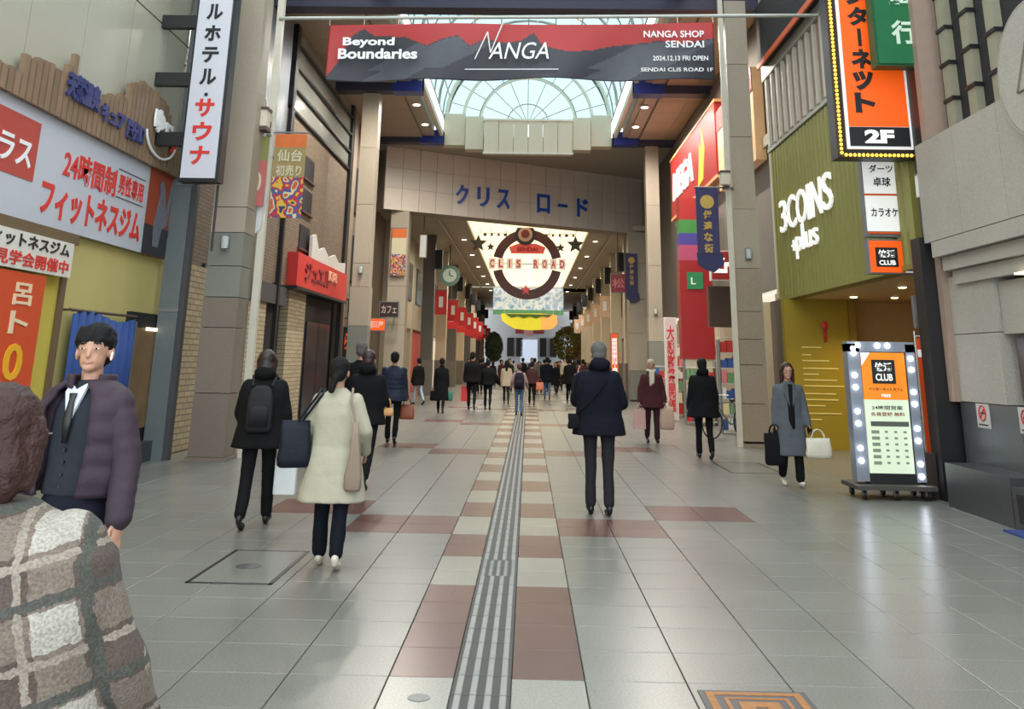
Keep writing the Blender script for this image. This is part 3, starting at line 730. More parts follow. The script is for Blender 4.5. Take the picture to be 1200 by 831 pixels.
MB().prism([(-.17,.0),(-.1,-.35),(-.16,-.5),(-.13,-.95),(-.05,-1.2),(-.02,-.95),(.08,-.85),(.1,-.5),(.15,-.3),(.1,-.1),(.04,-.02),(-.05,-.1)], (-4.8, 16.4, 4.62), (1,0,0), (0,0,1), (0,-1,0), .02).build('cloth', mat('white_cloth', (205,203,200), .8), wb)
MB().cyl((-4.86, 16.41, 4.6), (-4.7, 16.46, 4.62), .012, n=6).build('tie', grey, wb)
flag('street_banner', 'orange topped festival banner on the left gateway post', -5.5, -4.92, 37.6, 4.8, 6.65, [(0, .45, fest), (.45, .8, fcr), (.8, 1, forg)], arm=-5.55)
# overhead banner with pole
bn = thing('overhead_banner', 'wide black and red draped banner with white lettering stretched across the street', 'banner', (-.25, 18.2, 8.2))
SL = (0.02)
def bpt(u, v):   # u 0..1 across, v 0..1 from the bottom
    x = -3.77 + 7.11*u; y = 16.4; z = 6.5 + .09*u + 1.08*v
    fold = .08*math.sin(u*19 - v*1.6) * (1.15-v) + .05*math.sin(u*9 + v*2)
    return Vector((x, y + fold, z))
NU, NV = 240, 40; mt_r = mat('banner_red', (168,42,42), .55, var=.12, scale=2); mt_k = mat('banner_black', (44,44,52), .5, var=.3, scale=1.3)
mt_s = mat('banner_fold_light', (72,74,82), .5, var=.2)  # lighter slate: light on the draped folds, painted into the cloth
m = MB(); 
for j in range(NV+1):
    for i in range(NU+1): m.v.append(bpt(i/NU, j/NV))
def ridge(u):   # mountain skyline between red and black print
    p = [(0,.05),(.03,.35),(.06,.8),(.09,.93),(.12,.8),(.2,.78),(.26,.6),(.3,.72),(.34,.78),(.37,.6),(.41,.72),(.46,.66),(.5,.7),(.535,.85),(.56,.6),(.62,.5),(.68,.52),(.74,.62),(.8,.66),(.86,.7),(.93,.62),(1,.72)]
    for (a, b), (c, d) in zip(p[:-1], p[1:]):
        if a <= u <= c: return b + (d-b)*(u-a)/(c-a)
    return .7
for j in range(NV):
    for i in range(NU):
        u, v = (i+.5)/NU, (j+.5)/NV; m.f.append([j*(NU+1)+i, j*(NU+1)+i+1, (j+1)*(NU+1)+i+1, (j+1)*(NU+1)+i])
        sw = math.sin(u*11 - v*3.2)  # curved mask for the painted fold highlights
        m.mi.append(0 if v > ridge(u) else (2 if (sw > .45 and v < ridge(u)-.02 and (v > .2 or sw > .8)) else 1))
o = m.build('cloth', [mt_r, mt_k, mt_s], bn, smooth=True); o.modifiers.new('s', 'SOLIDIFY').thickness = .01
bex = Vector((1, 0, .012)).normalized(); bnn = Vector((0, -1, 0)); BF = (bex, Vector((0,0,1)), bnn)
def btext(s, u, v, wd, ht, bold=.01, shear=0):
    c = bpt(u, v); c = Vector((c.x, 16.4, c.z)) + bnn*.16
    text('lettering', s, whiteink, bn, c, wd, ht, BF, .01, bold, shear)
btext('Beyond', .11, .62, .95, .2, .03); btext('Boundaries', .135, .42, 1.45, .2, .03)
btext('ANGA', .497, .47, 1.1, .32, .0, .25)
m = MB()
c0 = bpt(.405, .34); c0 = Vector((c0.x, 16.4, c0.z)) + bnn*.17
for (a, b) in (((0, -.02), (.22, .5)), ((.22, .5), (.28, .1)), ((.28, .1), (.52, .74))): m.cyl(c0 + bex*(a[0]-.14) + Vector((0,0,a[1])), c0 + bex*(b[0]-.14) + Vector((0,0,b[1])), .012, n=6)
m.build('brush_letter', whiteink, bn)
btext('____________________', .48, .14, 1.7, .015)
btext('NANGA SHOP', .895, .76, 1.1, .13, .015); btext('SENDAI', .922, .58, .7, .13, .015)
btext('2024.12.13 FRI OPEN', .91, .33, 1.0, .09, .01); btext('SENDAI CLIS ROAD 1F', .9, .13, 1.3, .07, .008)
pole = MB().cyl((-4.72, 16.42, 7.7), (5.3, 16.42, 7.86), .035, n=10)
pl = pole.build('pole', mat('pole_galvanised', (175,175,168), .4, .4), bn)
m = MB()
for i in range(12):
    u = i/11; p = bpt(u, 1.0); q = Vector((p.x, 16.42, 7.7 + (p.x+4.72)*.016)); MB().cyl(p, q, .006, n=5).build('tie_cord', white, bn)
# ================================================================ right side of the street
RX = 5.5
conc = granite('pale_concrete_panel', (160,154,144), .6, .12, .03, .06)
dkgr = granite('charcoal_granite', (62,62,64), .35, .3, .05, .05)
cb = thing('building', 'pale concrete building with charcoal granite base at far right', 'building', (7, 11, 0))
B('core', conc, cb, 5.75, 7.6, 2, 12.75, 0, 2.6)
B('core', conc, cb, 5.75, 7.6, 2, 12.75, 2.6, 12)
# base
for i, (a, b) in enumerate(((11.2, 12.7), (9.7, 11.19), (8.2, 9.69))): B('granite_base_panel', dkgr, cb, 5.52, 5.75, a, b, 0, 1.2)
B('bench_block', dkgr, cb, 5.1, 5.52, 10.75, 12.35, 0, .5)
B('bench_block', dkgr, cb, 5.1, 5.52, 9.1, 10.73, 0, .42)
B('bench_recess_front', blk, cb, 5.08, 5.1, 9.4, 10.6, .08, .36)
# mid panels and lit niche
B('concrete_panel', conc, cb, 5.5, 5.75, 11.42, 12.75, 1.21, 2.02)
B('concrete_panel', conc, cb, 5.5, 5.75, 11.42, 12.75, 2.03, 2.75)
B('concrete_panel', conc, cb, 5.55, 5.75, 8, 11.4, 2.0, 2.6)
B('niche_window', mat('niche_dark', (56,44,42), .3), cb, 5.6, 5.76, 8, 11.25, 1.25, 1.95)
B('niche_lamp', glow('niche_glow', (235,225,180), 2.5), cb, 5.4, 5.52, 10.3, 10.7, 2.62, 2.64)
# stepped cornice
for k in range(3): B('cornice_step', conc, cb, 5.5-.0+.0, 5.75, 8, 12.55-.18*k, 2.62+.2*0, 2.63) if False else None
for k, (z0, z1, xx) in enumerate(((3.0, 3.2, 5.3), (2.82, 2.99, 5.38), (2.64, 2.81, 5.45))):
    B('cornice_step', conc, cb, xx, 5.75, 7.5, 12.55-.1*k, z0, z1)
for k in range(5):
    y1 = 12.75 - k*1.15; B('concrete_panel', conc, cb, 5.3, 5.75, y1-1.143, y1, 3.21, 4.54)
B('corner_strip', mat('corner_rose_stone', (150,128,114), .6), cb, 5.42, 5.75, 12.62, 12.78, 1.2, 9)
# curved dark windows with pale slatted bars
B('window_wall', dark, cb, 5.72, 5.78, 7.5, 12.6, 4.55, 9.5)
def bar_y(y, z): return y + .05*(z-4.5)**1.6*.25
for y in (12.25, 11.6, 10.95):
    for k in range(8):
        z0 = 4.6 + k*.5; B('window_slab', mat('window_slab', (140,136,116), .6), cb, 5.62, 5.75, y - .11, y + .11, z0, z0+.45)
        B('window_sill', blk, cb, 5.6, 5.75, y-.14, y+.14, z0+.45, z0+.5)
B('violet_window', mat('violet_glass', (66,62,104), .2), cb, 5.7, 5.74, 7.5, 10.05, 4.9, 9)
dc = MB().cyl((5.3, 9.28, 4.6), (5.14, 9.28, 4.6), .72, n=40).build('round_disc', conc, cb, label='large pale stone disc')
MB().tube([(5.13, 9.28 - math.cos(a)*.38, 4.6 + math.sin(a)*.38) for a in (PI/2, PI*7/6, PI*11/6)], .012, 5, True).build('triangle_mark', mat('inlay_grey', (120,116,108), .5), dc)
MB().tube([(5.15, 9.28+.7*math.cos(2*PI*k/30), 4.6+.7*math.sin(2*PI*k/30)) for k in range(30)], .012, 6, True).build('rim', mat('inlay_grey', (120,116,108), .5), dc)
# no smoking notices
for i, (y, l) in enumerate(((12.08, 'nearest the black doorpost'), (11.05, 'at the right edge'))):
    t = thing('notice', f'white notice with a barred red circle on charcoal granite {l}', 'notice', (5.51, y, 1.05))
    B('paper', mat('paper', (190,184,180), .6), t, 5.505, 5.52, y-.16, y+.16, .92, 1.2)
    MB().tube([(5.5, y+.085*math.cos(2*PI*k/20), 1.09+.085*math.sin(2*PI*k/20)) for k in range(20)], .008, 5, True).build('red_ring', redink, t)
    MB().cyl((5.5, y-.06, 1.15), (5.5, y+.06, 1.03), .008, n=5).build('red_bar', redink, t)
    MB().box(5.498, 5.505, y-.05, y+.05, 1.08, 1.1).build('cigarette_mark', blackink, t)
    MB().box(5.498, 5.505, y-.11, y+.11, .95, .965).build('text_line', blackink, t)
# blue mat at the foot of the right edge
tag(B('blue_mat', mat('blue_mat', (40,60,120), .8), None, 4.9, 5.1, 9.0, 10.6, 0, .02), 'thin blue mat edge on the floor at the right edge', 'mat')
# black doorpost
dp = thing('doorpost', 'tall black metal doorpost between the concrete building and the shop entrance', 'post', (5.4, 12.9, 0))
B('shaft', blk, dp, 5.25, 5.7, 12.8, 13.1, 0, 3.3)
B('plinth', mat('plinth_brown', (52,40,38), .4), dp, 5.1, 5.24, 12.95, 13.2, 0, .55)
B('upper_shaft', blk, dp, 5.5, 5.85, 12.8, 13.3, 3.3, 9)

# 3COINS shop
shop = thing('building', 'olive green ribbed shopfront with white lettering above an open entrance', 'building', (6.6, 17.5, 3))
olive = mat('olive_sheet', (118,112,48), .55, var=.05); oliver = mat('olive_rib', (136,130,64), .5, var=.05)
B('sign_backing', olive, shop, RX, RX+.2, 13.5, 21.1, 3.0, 6.28)
y = 21.0; 
while y > 13.7:
    MB().prism([(-.09,0),(.09,0),(.045,.06),(-.045,.06)], (RX, y-.1, 3.03), (0,1,0), (-1,0,0), (0,0,-1), 3.2).build('rib', oliver, shop); y -= .235
B('top_trim', mat('pale_trim', (176,176,160), .4), shop, RX-.07, RX+.2, 13.5, 21.15, 6.28, 6.36)
B('bottom_trim', oliver, shop, RX-.06, RX+.2, 13.5, 21.15, 2.96, 3.03)
B('end_trim', mat('pale_trim', (176,176,160), .4), shop, RX-.02, RX+.2, 21.1, 21.25, 0, 8.6)
whl = mat('letter_white_lit', (240,240,235), .4, emit=.5)
for ch, y0, y1 in (('3', 20.35, 19.82), ('C', 19.74, 19.12), ('O', 19.05, 18.36), ('I', 18.28, 18.12), ('N', 18.0, 17.4), ('S', 17.3, 16.75)):
    text('letter', ch, whl, shop, (RX-.07, (y0+y1)/2, 4.68), y0-y1, .68, RWALL, .04, .004)
for ch, y0, y1, z, h in (('+', 19.55, 19.3, 3.98, .22), ('p', 19.25, 18.88, 3.9, .44), ('l', 18.8, 18.68, 4.08, .5), ('u', 18.58, 18.2, 3.98, .32), ('s', 18.1, 17.75, 3.98, .32)):
    text('letter', ch, whl, shop, (RX-.07, (y0+y1)/2, z), y0-y1, h, RWALL, .04, .004)
# vertical fins above
fbk = mat('fin_backing', (150,144,128), .6); fnm = mat('fin_rose', (150,122,108), .5); fnw = mat('fin_pale', (196,188,172), .5)
B('upper_backing', fbk, shop, RX+.1, RX+.25, 13.5, 21.1, 6.36, 12)
for k in range(16):
    y = 20.9 - k*.46
    B('fin', fnw, shop, RX-.1, RX+.1, y-.12, y, 6.37, 7.95); B('fin', fnm, shop, RX-.04, RX+.1, y-.3, y-.12, 6.37, 7.95)
B('upper_panel', mat('upper_white', (176,178,168), .4), shop, RX-.12, RX+.1, 13.5, 21.1, 7.96, 12)
up = thing('edge_sign', 'orange edged black box sign high above the fins', 'sign', (5.4, 19, 8.6))
B('sign_board', dark, up, 5.2, 5.38, 16.2, 20.6, 8.2, 9.6)
B('orange_edge', orange, up, 5.16, 5.2, 16.2, 20.6, 8.1, 8.22)
# entrance interior
cw = mat('warm_ceiling', (205,178,130), .6); B('entrance_ceiling', cw, shop, RX+.2, 9.0, 13.6, 21.1, 2.95, 3.05)
B('side_partition', mat('mustard_wall', (150,128,22), .6, var=.03), shop, 5.3, 6.62, 20.1, 20.3, 0, 2.95)
B('partition_edge', mat('mustard_edge', (128,104,20), .6), shop, 6.62, 6.75, 20.05, 20.3, 0, 2.95)
B('brown_jamb', mat('jamb_brown', (96,82,66), .6), shop, 5.3, 5.5, 20.3, 21.2, 0, 2.95)
redi = MB().ell((6.12, 20.08, 2.42), (.07, .02, .09)).cyl((6.12, 20.08, 2.1), (6.12, 20.08, 2.36), .03).build('red_emblem', redp, shop, smooth=True)
m = MB(); z = 1.98
for k, wv in enumerate((.45, .2, .6, .8, .35, .75, .9, .7, .75, .45, .8, .35)):
    m.box(5.62, 5.62 + wv*.9, 20.09, 20.1, z-.012, z+.012); z -= .115 if k not in (0, 2, 6, 9) else .15
m.build('small_text_lines', mat('pale_yellow_ink', (220,205,120), .6), shop, kind='stuff')
B('rear_wall', mat('warm_shop_wall', (190,160,110), .7, var=.1), shop, 6.75, 9.0, 21.0, 21.2, 0, 2.95)
B('rear_dark_gap', mat('warm_dark_shop', (74,52,36), .7, var=.3), shop, 6.75, 9.0, 20.9, 21.0, 0, 2.05)
B('side_wall', mat('warm_shop_wall', (190,160,110), .7, var=.1), shop, 8.9, 9.0, 13.2, 21.0, 0, 2.95)
B('near_wall', dark, shop, 5.75, 9.0, 13.2, 13.3, 0, 2.95)
for i, (x, y) in enumerate(((6.4, 19.0), (7.2, 19.0), (8.0, 19.0), (6.4, 16.5), (7.2, 16.5), (6.4, 14.5))):
    t = thing('downlight', 'small warm downlight in the shop entrance ceiling, ' + ('rear left', 'rear middle', 'rear right', 'centre left', 'centre right', 'front left')[i], 'ceiling light', (x, y, 2.95), 'downlights in the shop entrance')
    MB().cyl((x, y, 2.93), (x, y, 2.95), .09, n=16).build('trim_ring', white, t)
    MB().cyl((x, y, 2.92), (x, y, 2.931), .06, n=16).build('lamp', glow('warm_lamp', (255,205,130), 30), t)
    lamp_spot(t, x, y, 2.9, 90, (1, .74, .42), 2.2)
# a rack of goods in the entrance
rk = thing('display_rack', 'shelving rack with small goods inside the warm shop entrance', 'shelf', (7.6, 18.5, 0))
for z in (.2, .65, 1.1, 1.55): B('shelf', mat('shelf_wood', (130,96,60), .6), rk, 7.0, 8.4, 18.3, 18.7, z, z+.03)
for x in (7.0, 8.4): B('upright', dgrey, rk, x-.02, x+.02, 18.3, 18.7, 0, 1.8)

# vertical signs projecting over the street
os_ = thing('vertical_sign', 'big orange vertical sign with black katakana framed by yellow bulbs', 'sign', (5.0, 13.3, 4.5))
B('casing', blk, os_, 4.42, 5.6, 13.3, 13.6, 4.5, 9.2)
B('white_border', whitel, os_, 4.56, 5.5, 13.27, 13.3, 4.62, 9.1)
B('orange_face', orangel, os_, 4.6, 5.46, 13.255, 13.27, 4.95, 9.05)
B('black_foot', blk, os_, 4.6, 5.46, 13.25, 13.27, 4.66, 4.94)
text('lettering', '2F', whl, os_, (5.02, 13.25, 4.8), .42, .2, FRONT, .01, .05)
z = 6.98
for ch in 'ンターネット':
    text('character', ch, blackink, os_, (4.86, 13.25, z), .05 if ch == 'ー' else .3, .3, FRONT, .01, .05); z -= .335
for z, ch in ((7.32, 'イ'), ): text('character', ch, blackink, os_, (4.86, 13.25, z), .3, .3, FRONT, .01, .05)
bulb = glow('yellow_bulb', (255,190,60), 2.5)
bm_ = MB().ell((0, 0, 0), (.024, .024, .024), nu=8, nv=5); b0 = None
pts = [(4.47, 4.56 + .062*k) for k in range(70)] + [(4.53 + .062*k, 4.53) for k in range(17)] + [(5.57, 4.56 + .062*k) for k in range(5)]
for (x, z) in pts:
    if b0 is None: b0 = bm_.build('bulb', bulb, os_); d0 = b0.data; b0.location = ROOT[os_.name] @ Vector((x, 13.27, z)) ; 
    else:
        o = bpy.data.objects.new('bulb', d0); COL.objects.link(o); o.parent = os_; o.location = ROOT[os_.name] @ Vector((x, 13.27, z))
for v in d0.vertices: v.co = v.co - (ROOT[os_.name] @ Vector((0, 0, 0)))
gs = thing('vertical_sign', 'green vertical sign with white kanji overlapping the orange one', 'sign', (5.37, 12.9, 5.7))
grn = mat('green_sign', (22,98,58), .45, emit=.12)
B('casing', mat('green_casing', (16,80,46), .45), gs, 4.9, 5.68, 12.78, 13.0, 5.72, 9.2)
B('face', grn, gs, 4.93, 5.65, 12.76, 12.78, 5.75, 9.15)
for ch, z in (('行', 6.22), ('銀', 6.8), ('台', 7.4)): text('character', ch, mat('pale_green_ink', (205,225,205), .5), gs, (5.32, 12.76, z), .36, .36, FRONT, .012, .03)
w1 = thing('hanging_sign', 'white double panel sign with orange rules under the big orange sign', 'sign', (5.3, 14.1, 3.5))
B('casing', grey, w1, 4.98, 5.56, 14.0, 14.15, 3.46, 4.68)
B('upper_face', whitel, w1, 5.0, 5.54, 13.985, 14.0, 4.1, 4.66); B('lower_face', whitel, w1, 5.0, 5.54, 13.985, 14.0, 3.54, 4.07)
B('orange_rule', orange, w1, 5.0, 5.54, 13.98, 13.99, 4.07, 4.1); B('orange_rule', orange, w1, 5.0, 5.54, 13.98, 13.99, 3.5, 3.53)
text('lettering', 'ダーツ', blackink, w1, (5.27, 13.985, 4.48), .36, .12, FRONT, .006, .02); text('lettering', '卓球', blackink, w1, (5.27, 13.985, 4.28), .26, .14, FRONT, .006, .02)
text('lettering', 'カラオケ', blackink, w1, (5.27, 13.985, 3.82), .4, .13, FRONT, .006, .02)
w2 = thing('hanging_sign', 'small orange framed black sign with a white 24 panel beside it', 'sign', (5.4, 14.1, 2.9))
B('casing', grey, w2, 4.98, 5.72, 14.0, 14.15, 2.92, 3.42)
B('orange_face', orangel, w2, 5.0, 5.48, 13.985, 14.0, 2.94, 3.4); B('black_face', blk, w2, 5.08, 5.4, 13.975, 13.99, 3.02, 3.3)
text('lettering', '快活', whl, w2, (5.24, 13.975, 3.21), .24, .11, FRONT, .006, .03); text('lettering', 'CLUB', whl, w2, (5.24, 13.975, 3.08), .24, .07, FRONT, .006, .03)
B('white_face', whitel, w2, 5.5, 5.7, 13.985, 14.0, 2.94, 3.4); text('lettering', '24', blackink, w2, (5.6, 13.985, 3.25), .14, .12, FRONT, .006, .02)
for (t, z) in ((w1, 4.4), (w1, 3.7), (w2, 3.2)): B('bracket', blk, t, 5.5, 5.75, 14.05, 14.15, z, z+.05)
boxsign('hanging_sign', 'small black sign with pale characters above the orange side banners', 'sign', 5.5, 5.72, 13.8, 13.9, 2.15, 2.6, blk, '快活', whl, br=((5.6,13.85,2.5),(5.8,13.25,2.5)))
w3 = thing('wall_box', 'small white box fixed to the wall above the concrete panels', 'box', (5.6, 12.85, 3.9)); B('body', white, w3, 5.3, 5.5, 12.78, 12.86, 3.85, 4.15); B('lid', grey, w3, 5.29, 5.51, 12.77, 12.86, 4.15, 4.17)
# nobori flags
for i, (x0, x1, y, l) in enumerate(((5.4, 5.64, 13.6, 'rear'), (5.1, 5.3, 14.4, 'front'))):
    if i: continue
    t = thing('tall_banner', 'tall narrow orange banner with dark characters beside the black doorpost', 'banner', (x0, y, 0))
    B('cloth', mat('nobori_orange', (232,84,28), .6, emit=.15), t, x0, x1, y, y+.015, .35, 2.0)
    B('white_top', whitel, t, x0, x1, y-.005, y, 1.75, 1.85)
    MB().cyl((x0-.02, y, 0), (x0-.02, y, 2.1), .012, n=8).build('pole', white, t)
    MB().cyl((x0-.02, y, 2.03), (x1, y, 2.03), .008, n=8).build('crossbar', white, t)
    MB().cyl((x0-.02, y, 0), (x0-.02, y, .06), .14, n=16).build('base', dgrey, t)
    for k, ch in enumerate('会員募集中快活'): text('character', ch, mat('banner_dark', (90,30,20), .6), t, ((x0+x1)/2, y, 1.62 - k*.19), .14, .14, FRONT, .005, .03)
st2 = thing('leaflet_rack', 'dark leaflet rack with orange and white cards beside the light box stand', 'rack', (5.35, 14.0, 0))
B('post', blk, st2, 5.28, 5.34, 13.98, 14.04, 0, 1.9)
for k in range(6): B('card', (orangel, white, orange, mat('skin_card', (205,150,110), .6))[k % 4], st2, 5.16 + .02*(k % 2), 5.34, 13.93, 13.95, .5+k*.22, .66+k*.22)
B('base', blk, st2, 5.15, 5.45, 13.85, 14.15, 0, .04)
# light box stand with bulbs
ls = thing('light_box_stand', 'freestanding lit menu board ringed with white bulbs on a low wheeled cart', 'sign stand', (4.65, 13.0, 0))
mesh_al = mat('silver_frame', (150,156,168), .35, .5)
tilt = lambda x, z: x - .035*z*0
B('frame_side', mesh_al, ls, 4.22, 4.38, 12.95, 13.15, .2, 1.9)
B('frame_side', mesh_al, ls, 4.98, 5.1, 12.95, 13.15, .2, 1.9)
B('frame_top', mesh_al, ls, 4.22, 5.1, 12.95, 13.15, 1.8, 1.93)
B('case', blk, ls, 4.36, 5.0, 12.98, 13.12, .2, 1.8)
lbx = mat('menu_face_lit', (205,218,190), .4, emit=.45)
B('menu_face', lbx, ls, 4.39, 4.96, 12.955, 12.98, .3, 1.2)
of = B('orange_face', mat('orange_face_lit', (232,130,30), .4, emit=.4), ls, 4.39, 4.96, 12.95, 12.98, 1.2, 1.79)
B('black_logo_box', blk, of, 4.52, 4.82, 12.94, 12.95, 1.4, 1.7)
text('lettering', '快活', whl, ls, (4.67, 12.94, 1.61), .22, .11, FRONT, .005, .03); text('lettering', 'CLUB', whl, ls, (4.67, 12.94, 1.48), .22, .09, FRONT, .005, .02)
text('lettering', 'インターネットカフェ', blackink, ls, (4.68, 12.95, 1.33), .44, .04, FRONT, .004, .01); text('lettering', 'FREE', whl, ls, (4.68, 12.95, 1.25), .12, .04, FRONT, .004, .01)
MB().prism([(0,0),(.12,.17),(0,.17)], (4.39, 12.945, 1.62), (1,0,0), (0,0,1), (0,-1,0), .004).build('corner_flash', whl, ls)
text('lettering', '24時間営業', blackink, ls, (4.68, 12.955, 1.1), .4, .05, FRONT, .004, .01)
text('lettering', '会員登録 無料', mat('menu_red', (150,60,40), .6), ls, (4.68, 12.955, 1.02), .44, .05, FRONT, .004, .01)
B('menu_bar', mat('menu_grey', (90,96,84), .6), ls, 4.45, 4.94, 12.95, 12.955, .87, .93)
m = MB()
for r in range(6):
    z = .8 - r*.075; m.box(4.45, 4.55, 12.95, 12.955, z-.02, z+.02)
    for c in range(3): m.box(4.62+c*.12, 4.66+c*.12, 12.95, 12.955, z-.01, z+.015)
m.build('menu_table', mat('menu_grey2', (140,150,128), .6), ls, kind='stuff')
wb_ = glow('white_bulb', (235,242,255), 14); bb_ = None
for (x, z) in [(4.29, z) for z in (1.84, 1.5, 1.35, 1.05, .9, .6, .45)] + [(5.04, z) for z in (1.72, 1.58, 1.3, 1.15, .85, .7, .42, .27)] + [(4.36, 1.88), (4.62, 1.88), (4.75, 1.88), (4.3, 1.78)]:
    if bb_ is None:
        bb_ = MB().ell((0,0,0), (.032,.032,.032), nu=12, nv=8).build('bulb', wb_, None, smooth=True); bb_.parent = ls; dd = bb_.data; o = bb_
    else: o = bpy.data.objects.new('bulb', dd); COL.objects.link(o); o.parent = ls
    o.location = ROOT[ls.name] @ Vector((x, 12.94, z))
B('cart_deck', mat('cart_grey', (70,66,60), .6), ls, 4.15, 5.15, 12.75, 13.4, .12, .17)
B('black_plinth', blk, ls, 4.38, 4.98, 12.95, 13.15, .17, .3)
for x in (4.25, 4.65, 5.05):
    for y in (12.82, 13.3):
        c = MB().cyl((x-.02, y, .055), (x+.02, y, .055), .055, n=14).build('wheel', blk, ls); B('fork', grey, c, x-.03, x+.03, y-.015, y+.015, .05, .12)

# ---------------- beyond the green shop: upper red signs, drug store
rb = thing('building', 'grey brown building carrying the big red wall signs beyond the green shop', 'building', (6.6, 29, 0))
B('wall', mat('grey_brown_wall', (112,104,94), .7), rb, 5.62, 7.4, 21.3, 44.2, 3.3, 9.9)
for i in range(6):
    a = 21.5 + i*3.7; B('lower_wall', mat('cream_lower', (196,184,160), .7), rb, 5.7, 7.2, a, a+.8, 0, 3.3)
B('shop_back', mat('bright_shop', (215,205,180), .6, emit=.3, var=.25, scale=2), rb, 7.3, 7.4, 21.3, 43.8, 0, 3.3)  # shop lighting put into the back wall as a faint glow
B('shop_ceiling', mat('bright_shop_ceiling', (240,235,220), .6, emit=.7), rb, 5.7, 7.3, 21.3, 43.8, 3.2, 3.3)  # ceiling glows in place of separate shop lamps
B('upper_ledge', mat('cream_lower', (196,184,160), .7), rb, 5.5, 5.62, 21.3, 35.5, 6.55, 6.8)
rr = thing('wall_sign', 'huge red wall sign with white lettering and yellow flames above the drug store', 'sign', (5.5, 30, 7))
rgm = mat('warm_red_sign', (160,36,32), .45, emit=.05, var=.08)
B('sign_board', rgm, rr, 5.35, 5.6, 26.6, 35.3, 6.85, 9.0)
B('orange_edge', mat('peach_edge', (225,160,110), .5), rr, 5.33, 5.6, 26.5, 35.4, 9.0, 9.08); B('orange_edge', mat('peach_edge', (225,160,110), .5), rr, 5.33, 5.6, 26.5, 35.4, 6.75, 6.85)
text('lettering', 'MEGA', whl, rr, (5.35, 32.6, 7.9), 4.3, 1.0, RWALL, .04, .04, .2)
MB().prism([(0,0),(.9,.1),(1.3,1.0),(1.0,1.7),(.8,1.0),(.5,1.4),(.3,.7)], (5.33, 29.6, 7.0), (0,-1,0), (0,0,1), (-1,0,0), .03).build('flame_shape', mat('flame_yellow', (240,190,60), .5, emit=.2), rr)
r2 = thing('wall_sign', 'red and pale poster sign on the facade behind the tan right pillar', 'sign', (5.5, 24, 7))
B('sign_board', mat('poster_peach', (220,176,130), .5, emit=.15, var=.2, scale=2), r2, 5.35, 5.6, 21.9, 26.3, 6.3, 8.6)
B('red_band', rgm, r2, 5.33, 5.35, 21.9, 26.3, 8.0, 8.6); B('pink_figure', mat('poster_pink', (205,110,110), .5, var=.4, scale=5), r2, 5.33, 5.35, 22.6, 24.6, 6.4, 8.0)
rc = thing('sign_tower', 'tall red sign tower with a green square beside the drug store entrance', 'sign', (4.9, 28, 0))
B('shaft', mat('tower_red', (150,24,26), .45, emit=.02, var=.04), rc, 4.42, 5.36, 28.0, 28.5, 1.75, 4.55)
B('lower_shaft', mat('cream_lower', (196,184,160), .7), rc, 4.5, 5.3, 28.02, 28.48, 0, 1.75)
B('pink_panel', mat('tower_pink', (170,70,104), .5, emit=.03), rc, 4.45, 5.36, 28.0, 28.5, 4.55, 5.0)
B('purple_panel', mat('tower_blue', (70,60,140), .5), rc, 4.45, 5.36, 28.0, 28.5, 5.0, 5.35)
B('green_panel', mat('tower_green', (60,130,60), .5), rc, 4.45, 5.36, 28.0, 28.5, 5.35, 5.75)
B('red_cap', rgm, rc, 4.45, 5.36, 28.0, 28.5, 5.75, 6.4)
B('green_square', mat('sq_green', (36,120,72), .5, emit=.1), rc, 4.62, 5.08, 27.97, 28.0, 3.72, 4.2); text('lettering', 'L', whiteink, rc, (4.8, 27.97, 3.95), .14, .2, FRONT, .01, .02)
boxsign('hanging_sign', 'white and red hanging sign beside the red tower', 'sign', 4.75, 5.35, 25.0, 25.2, 3.72, 4.5, rgm, 'Zr', whl, mt=white, bold=.06, br=((5.3,25.1,4.4),(5.65,25.1,4.4)))
boxsign('hanging_sign', 'dark brown hanging sign below the white and red one', 'sign', 4.72, 5.3, 25.3, 25.5, 2.55, 3.6, mat('brown_face', (64,44,34), .4), None, None, mt=brown, br=((5.25,25.4,3.5),(5.65,25.4,3.5)))
boxsign('tall_banner', 'tall white banner with red characters beside the slim right pillar', 'banner', 4.05, 4.42, 29.0, 29.04, 0.02, 2.95, mat('banner_white', (215,195,190), .6), '大感謝祭開催', redink, vert=True, mt=white)
# goods displays outside the drug store
cols = [mat('goods_pink', (215,120,120), .5, emit=.1, var=.3, scale=10), mat('goods_white', (225,220,205), .5, emit=.1), mat('goods_red', (200,50,45), .5), mat('goods_green', (120,160,110), .5), mat('goods_blue', (60,90,160), .5), mat('goods_cream', (225,205,160), .5, emit=.1)]
for i, (x0, x1, y, h) in enumerate(((4.35, 5.2, 27.2, 1.7), (4.7, 5.4, 24.0, 2.2), (4.0, 4.9, 31.0, 1.5), (5.75, 6.9, 22.6, 2.3), (5.6, 6.6, 26.0, 2.4), (5.2, 6.2, 30.5, 2.3), (5.0, 6.0, 33.5, 2.2))):
    place = ('under the red tower', 'behind the bicycle', 'behind the red clad woman', 'inside the shop behind the tan pillar', 'inside the shop beyond the bicycle', 'inside the shop beyond the red tower', 'inside the shop near the slim pillar')[i]
    t = thing('goods_rack', f'wire rack crowded with coloured packs {place}', 'rack', ((x0+x1)/2, y, 0))
    for zz in range(int(h/.36)+1): B('shelf', white, t, x0, x1, y, y+.35, .08+zz*.36, .1+zz*.36)
    for x in (x0, x1): B('upright', grey, t, x-.015, x+.015, y, y+.35, 0, h)
    for zz in range(int(h/.36)):
        x = x0+.03
        while x < x1-.14:
            wdt = random.uniform(.09, .16); B('pack', random.choice(cols), t, x, x+wdt, y-.01, y+.3, .1+zz*.36, .1+zz*.36+random.uniform(.18, .31)); x += wdt+.012
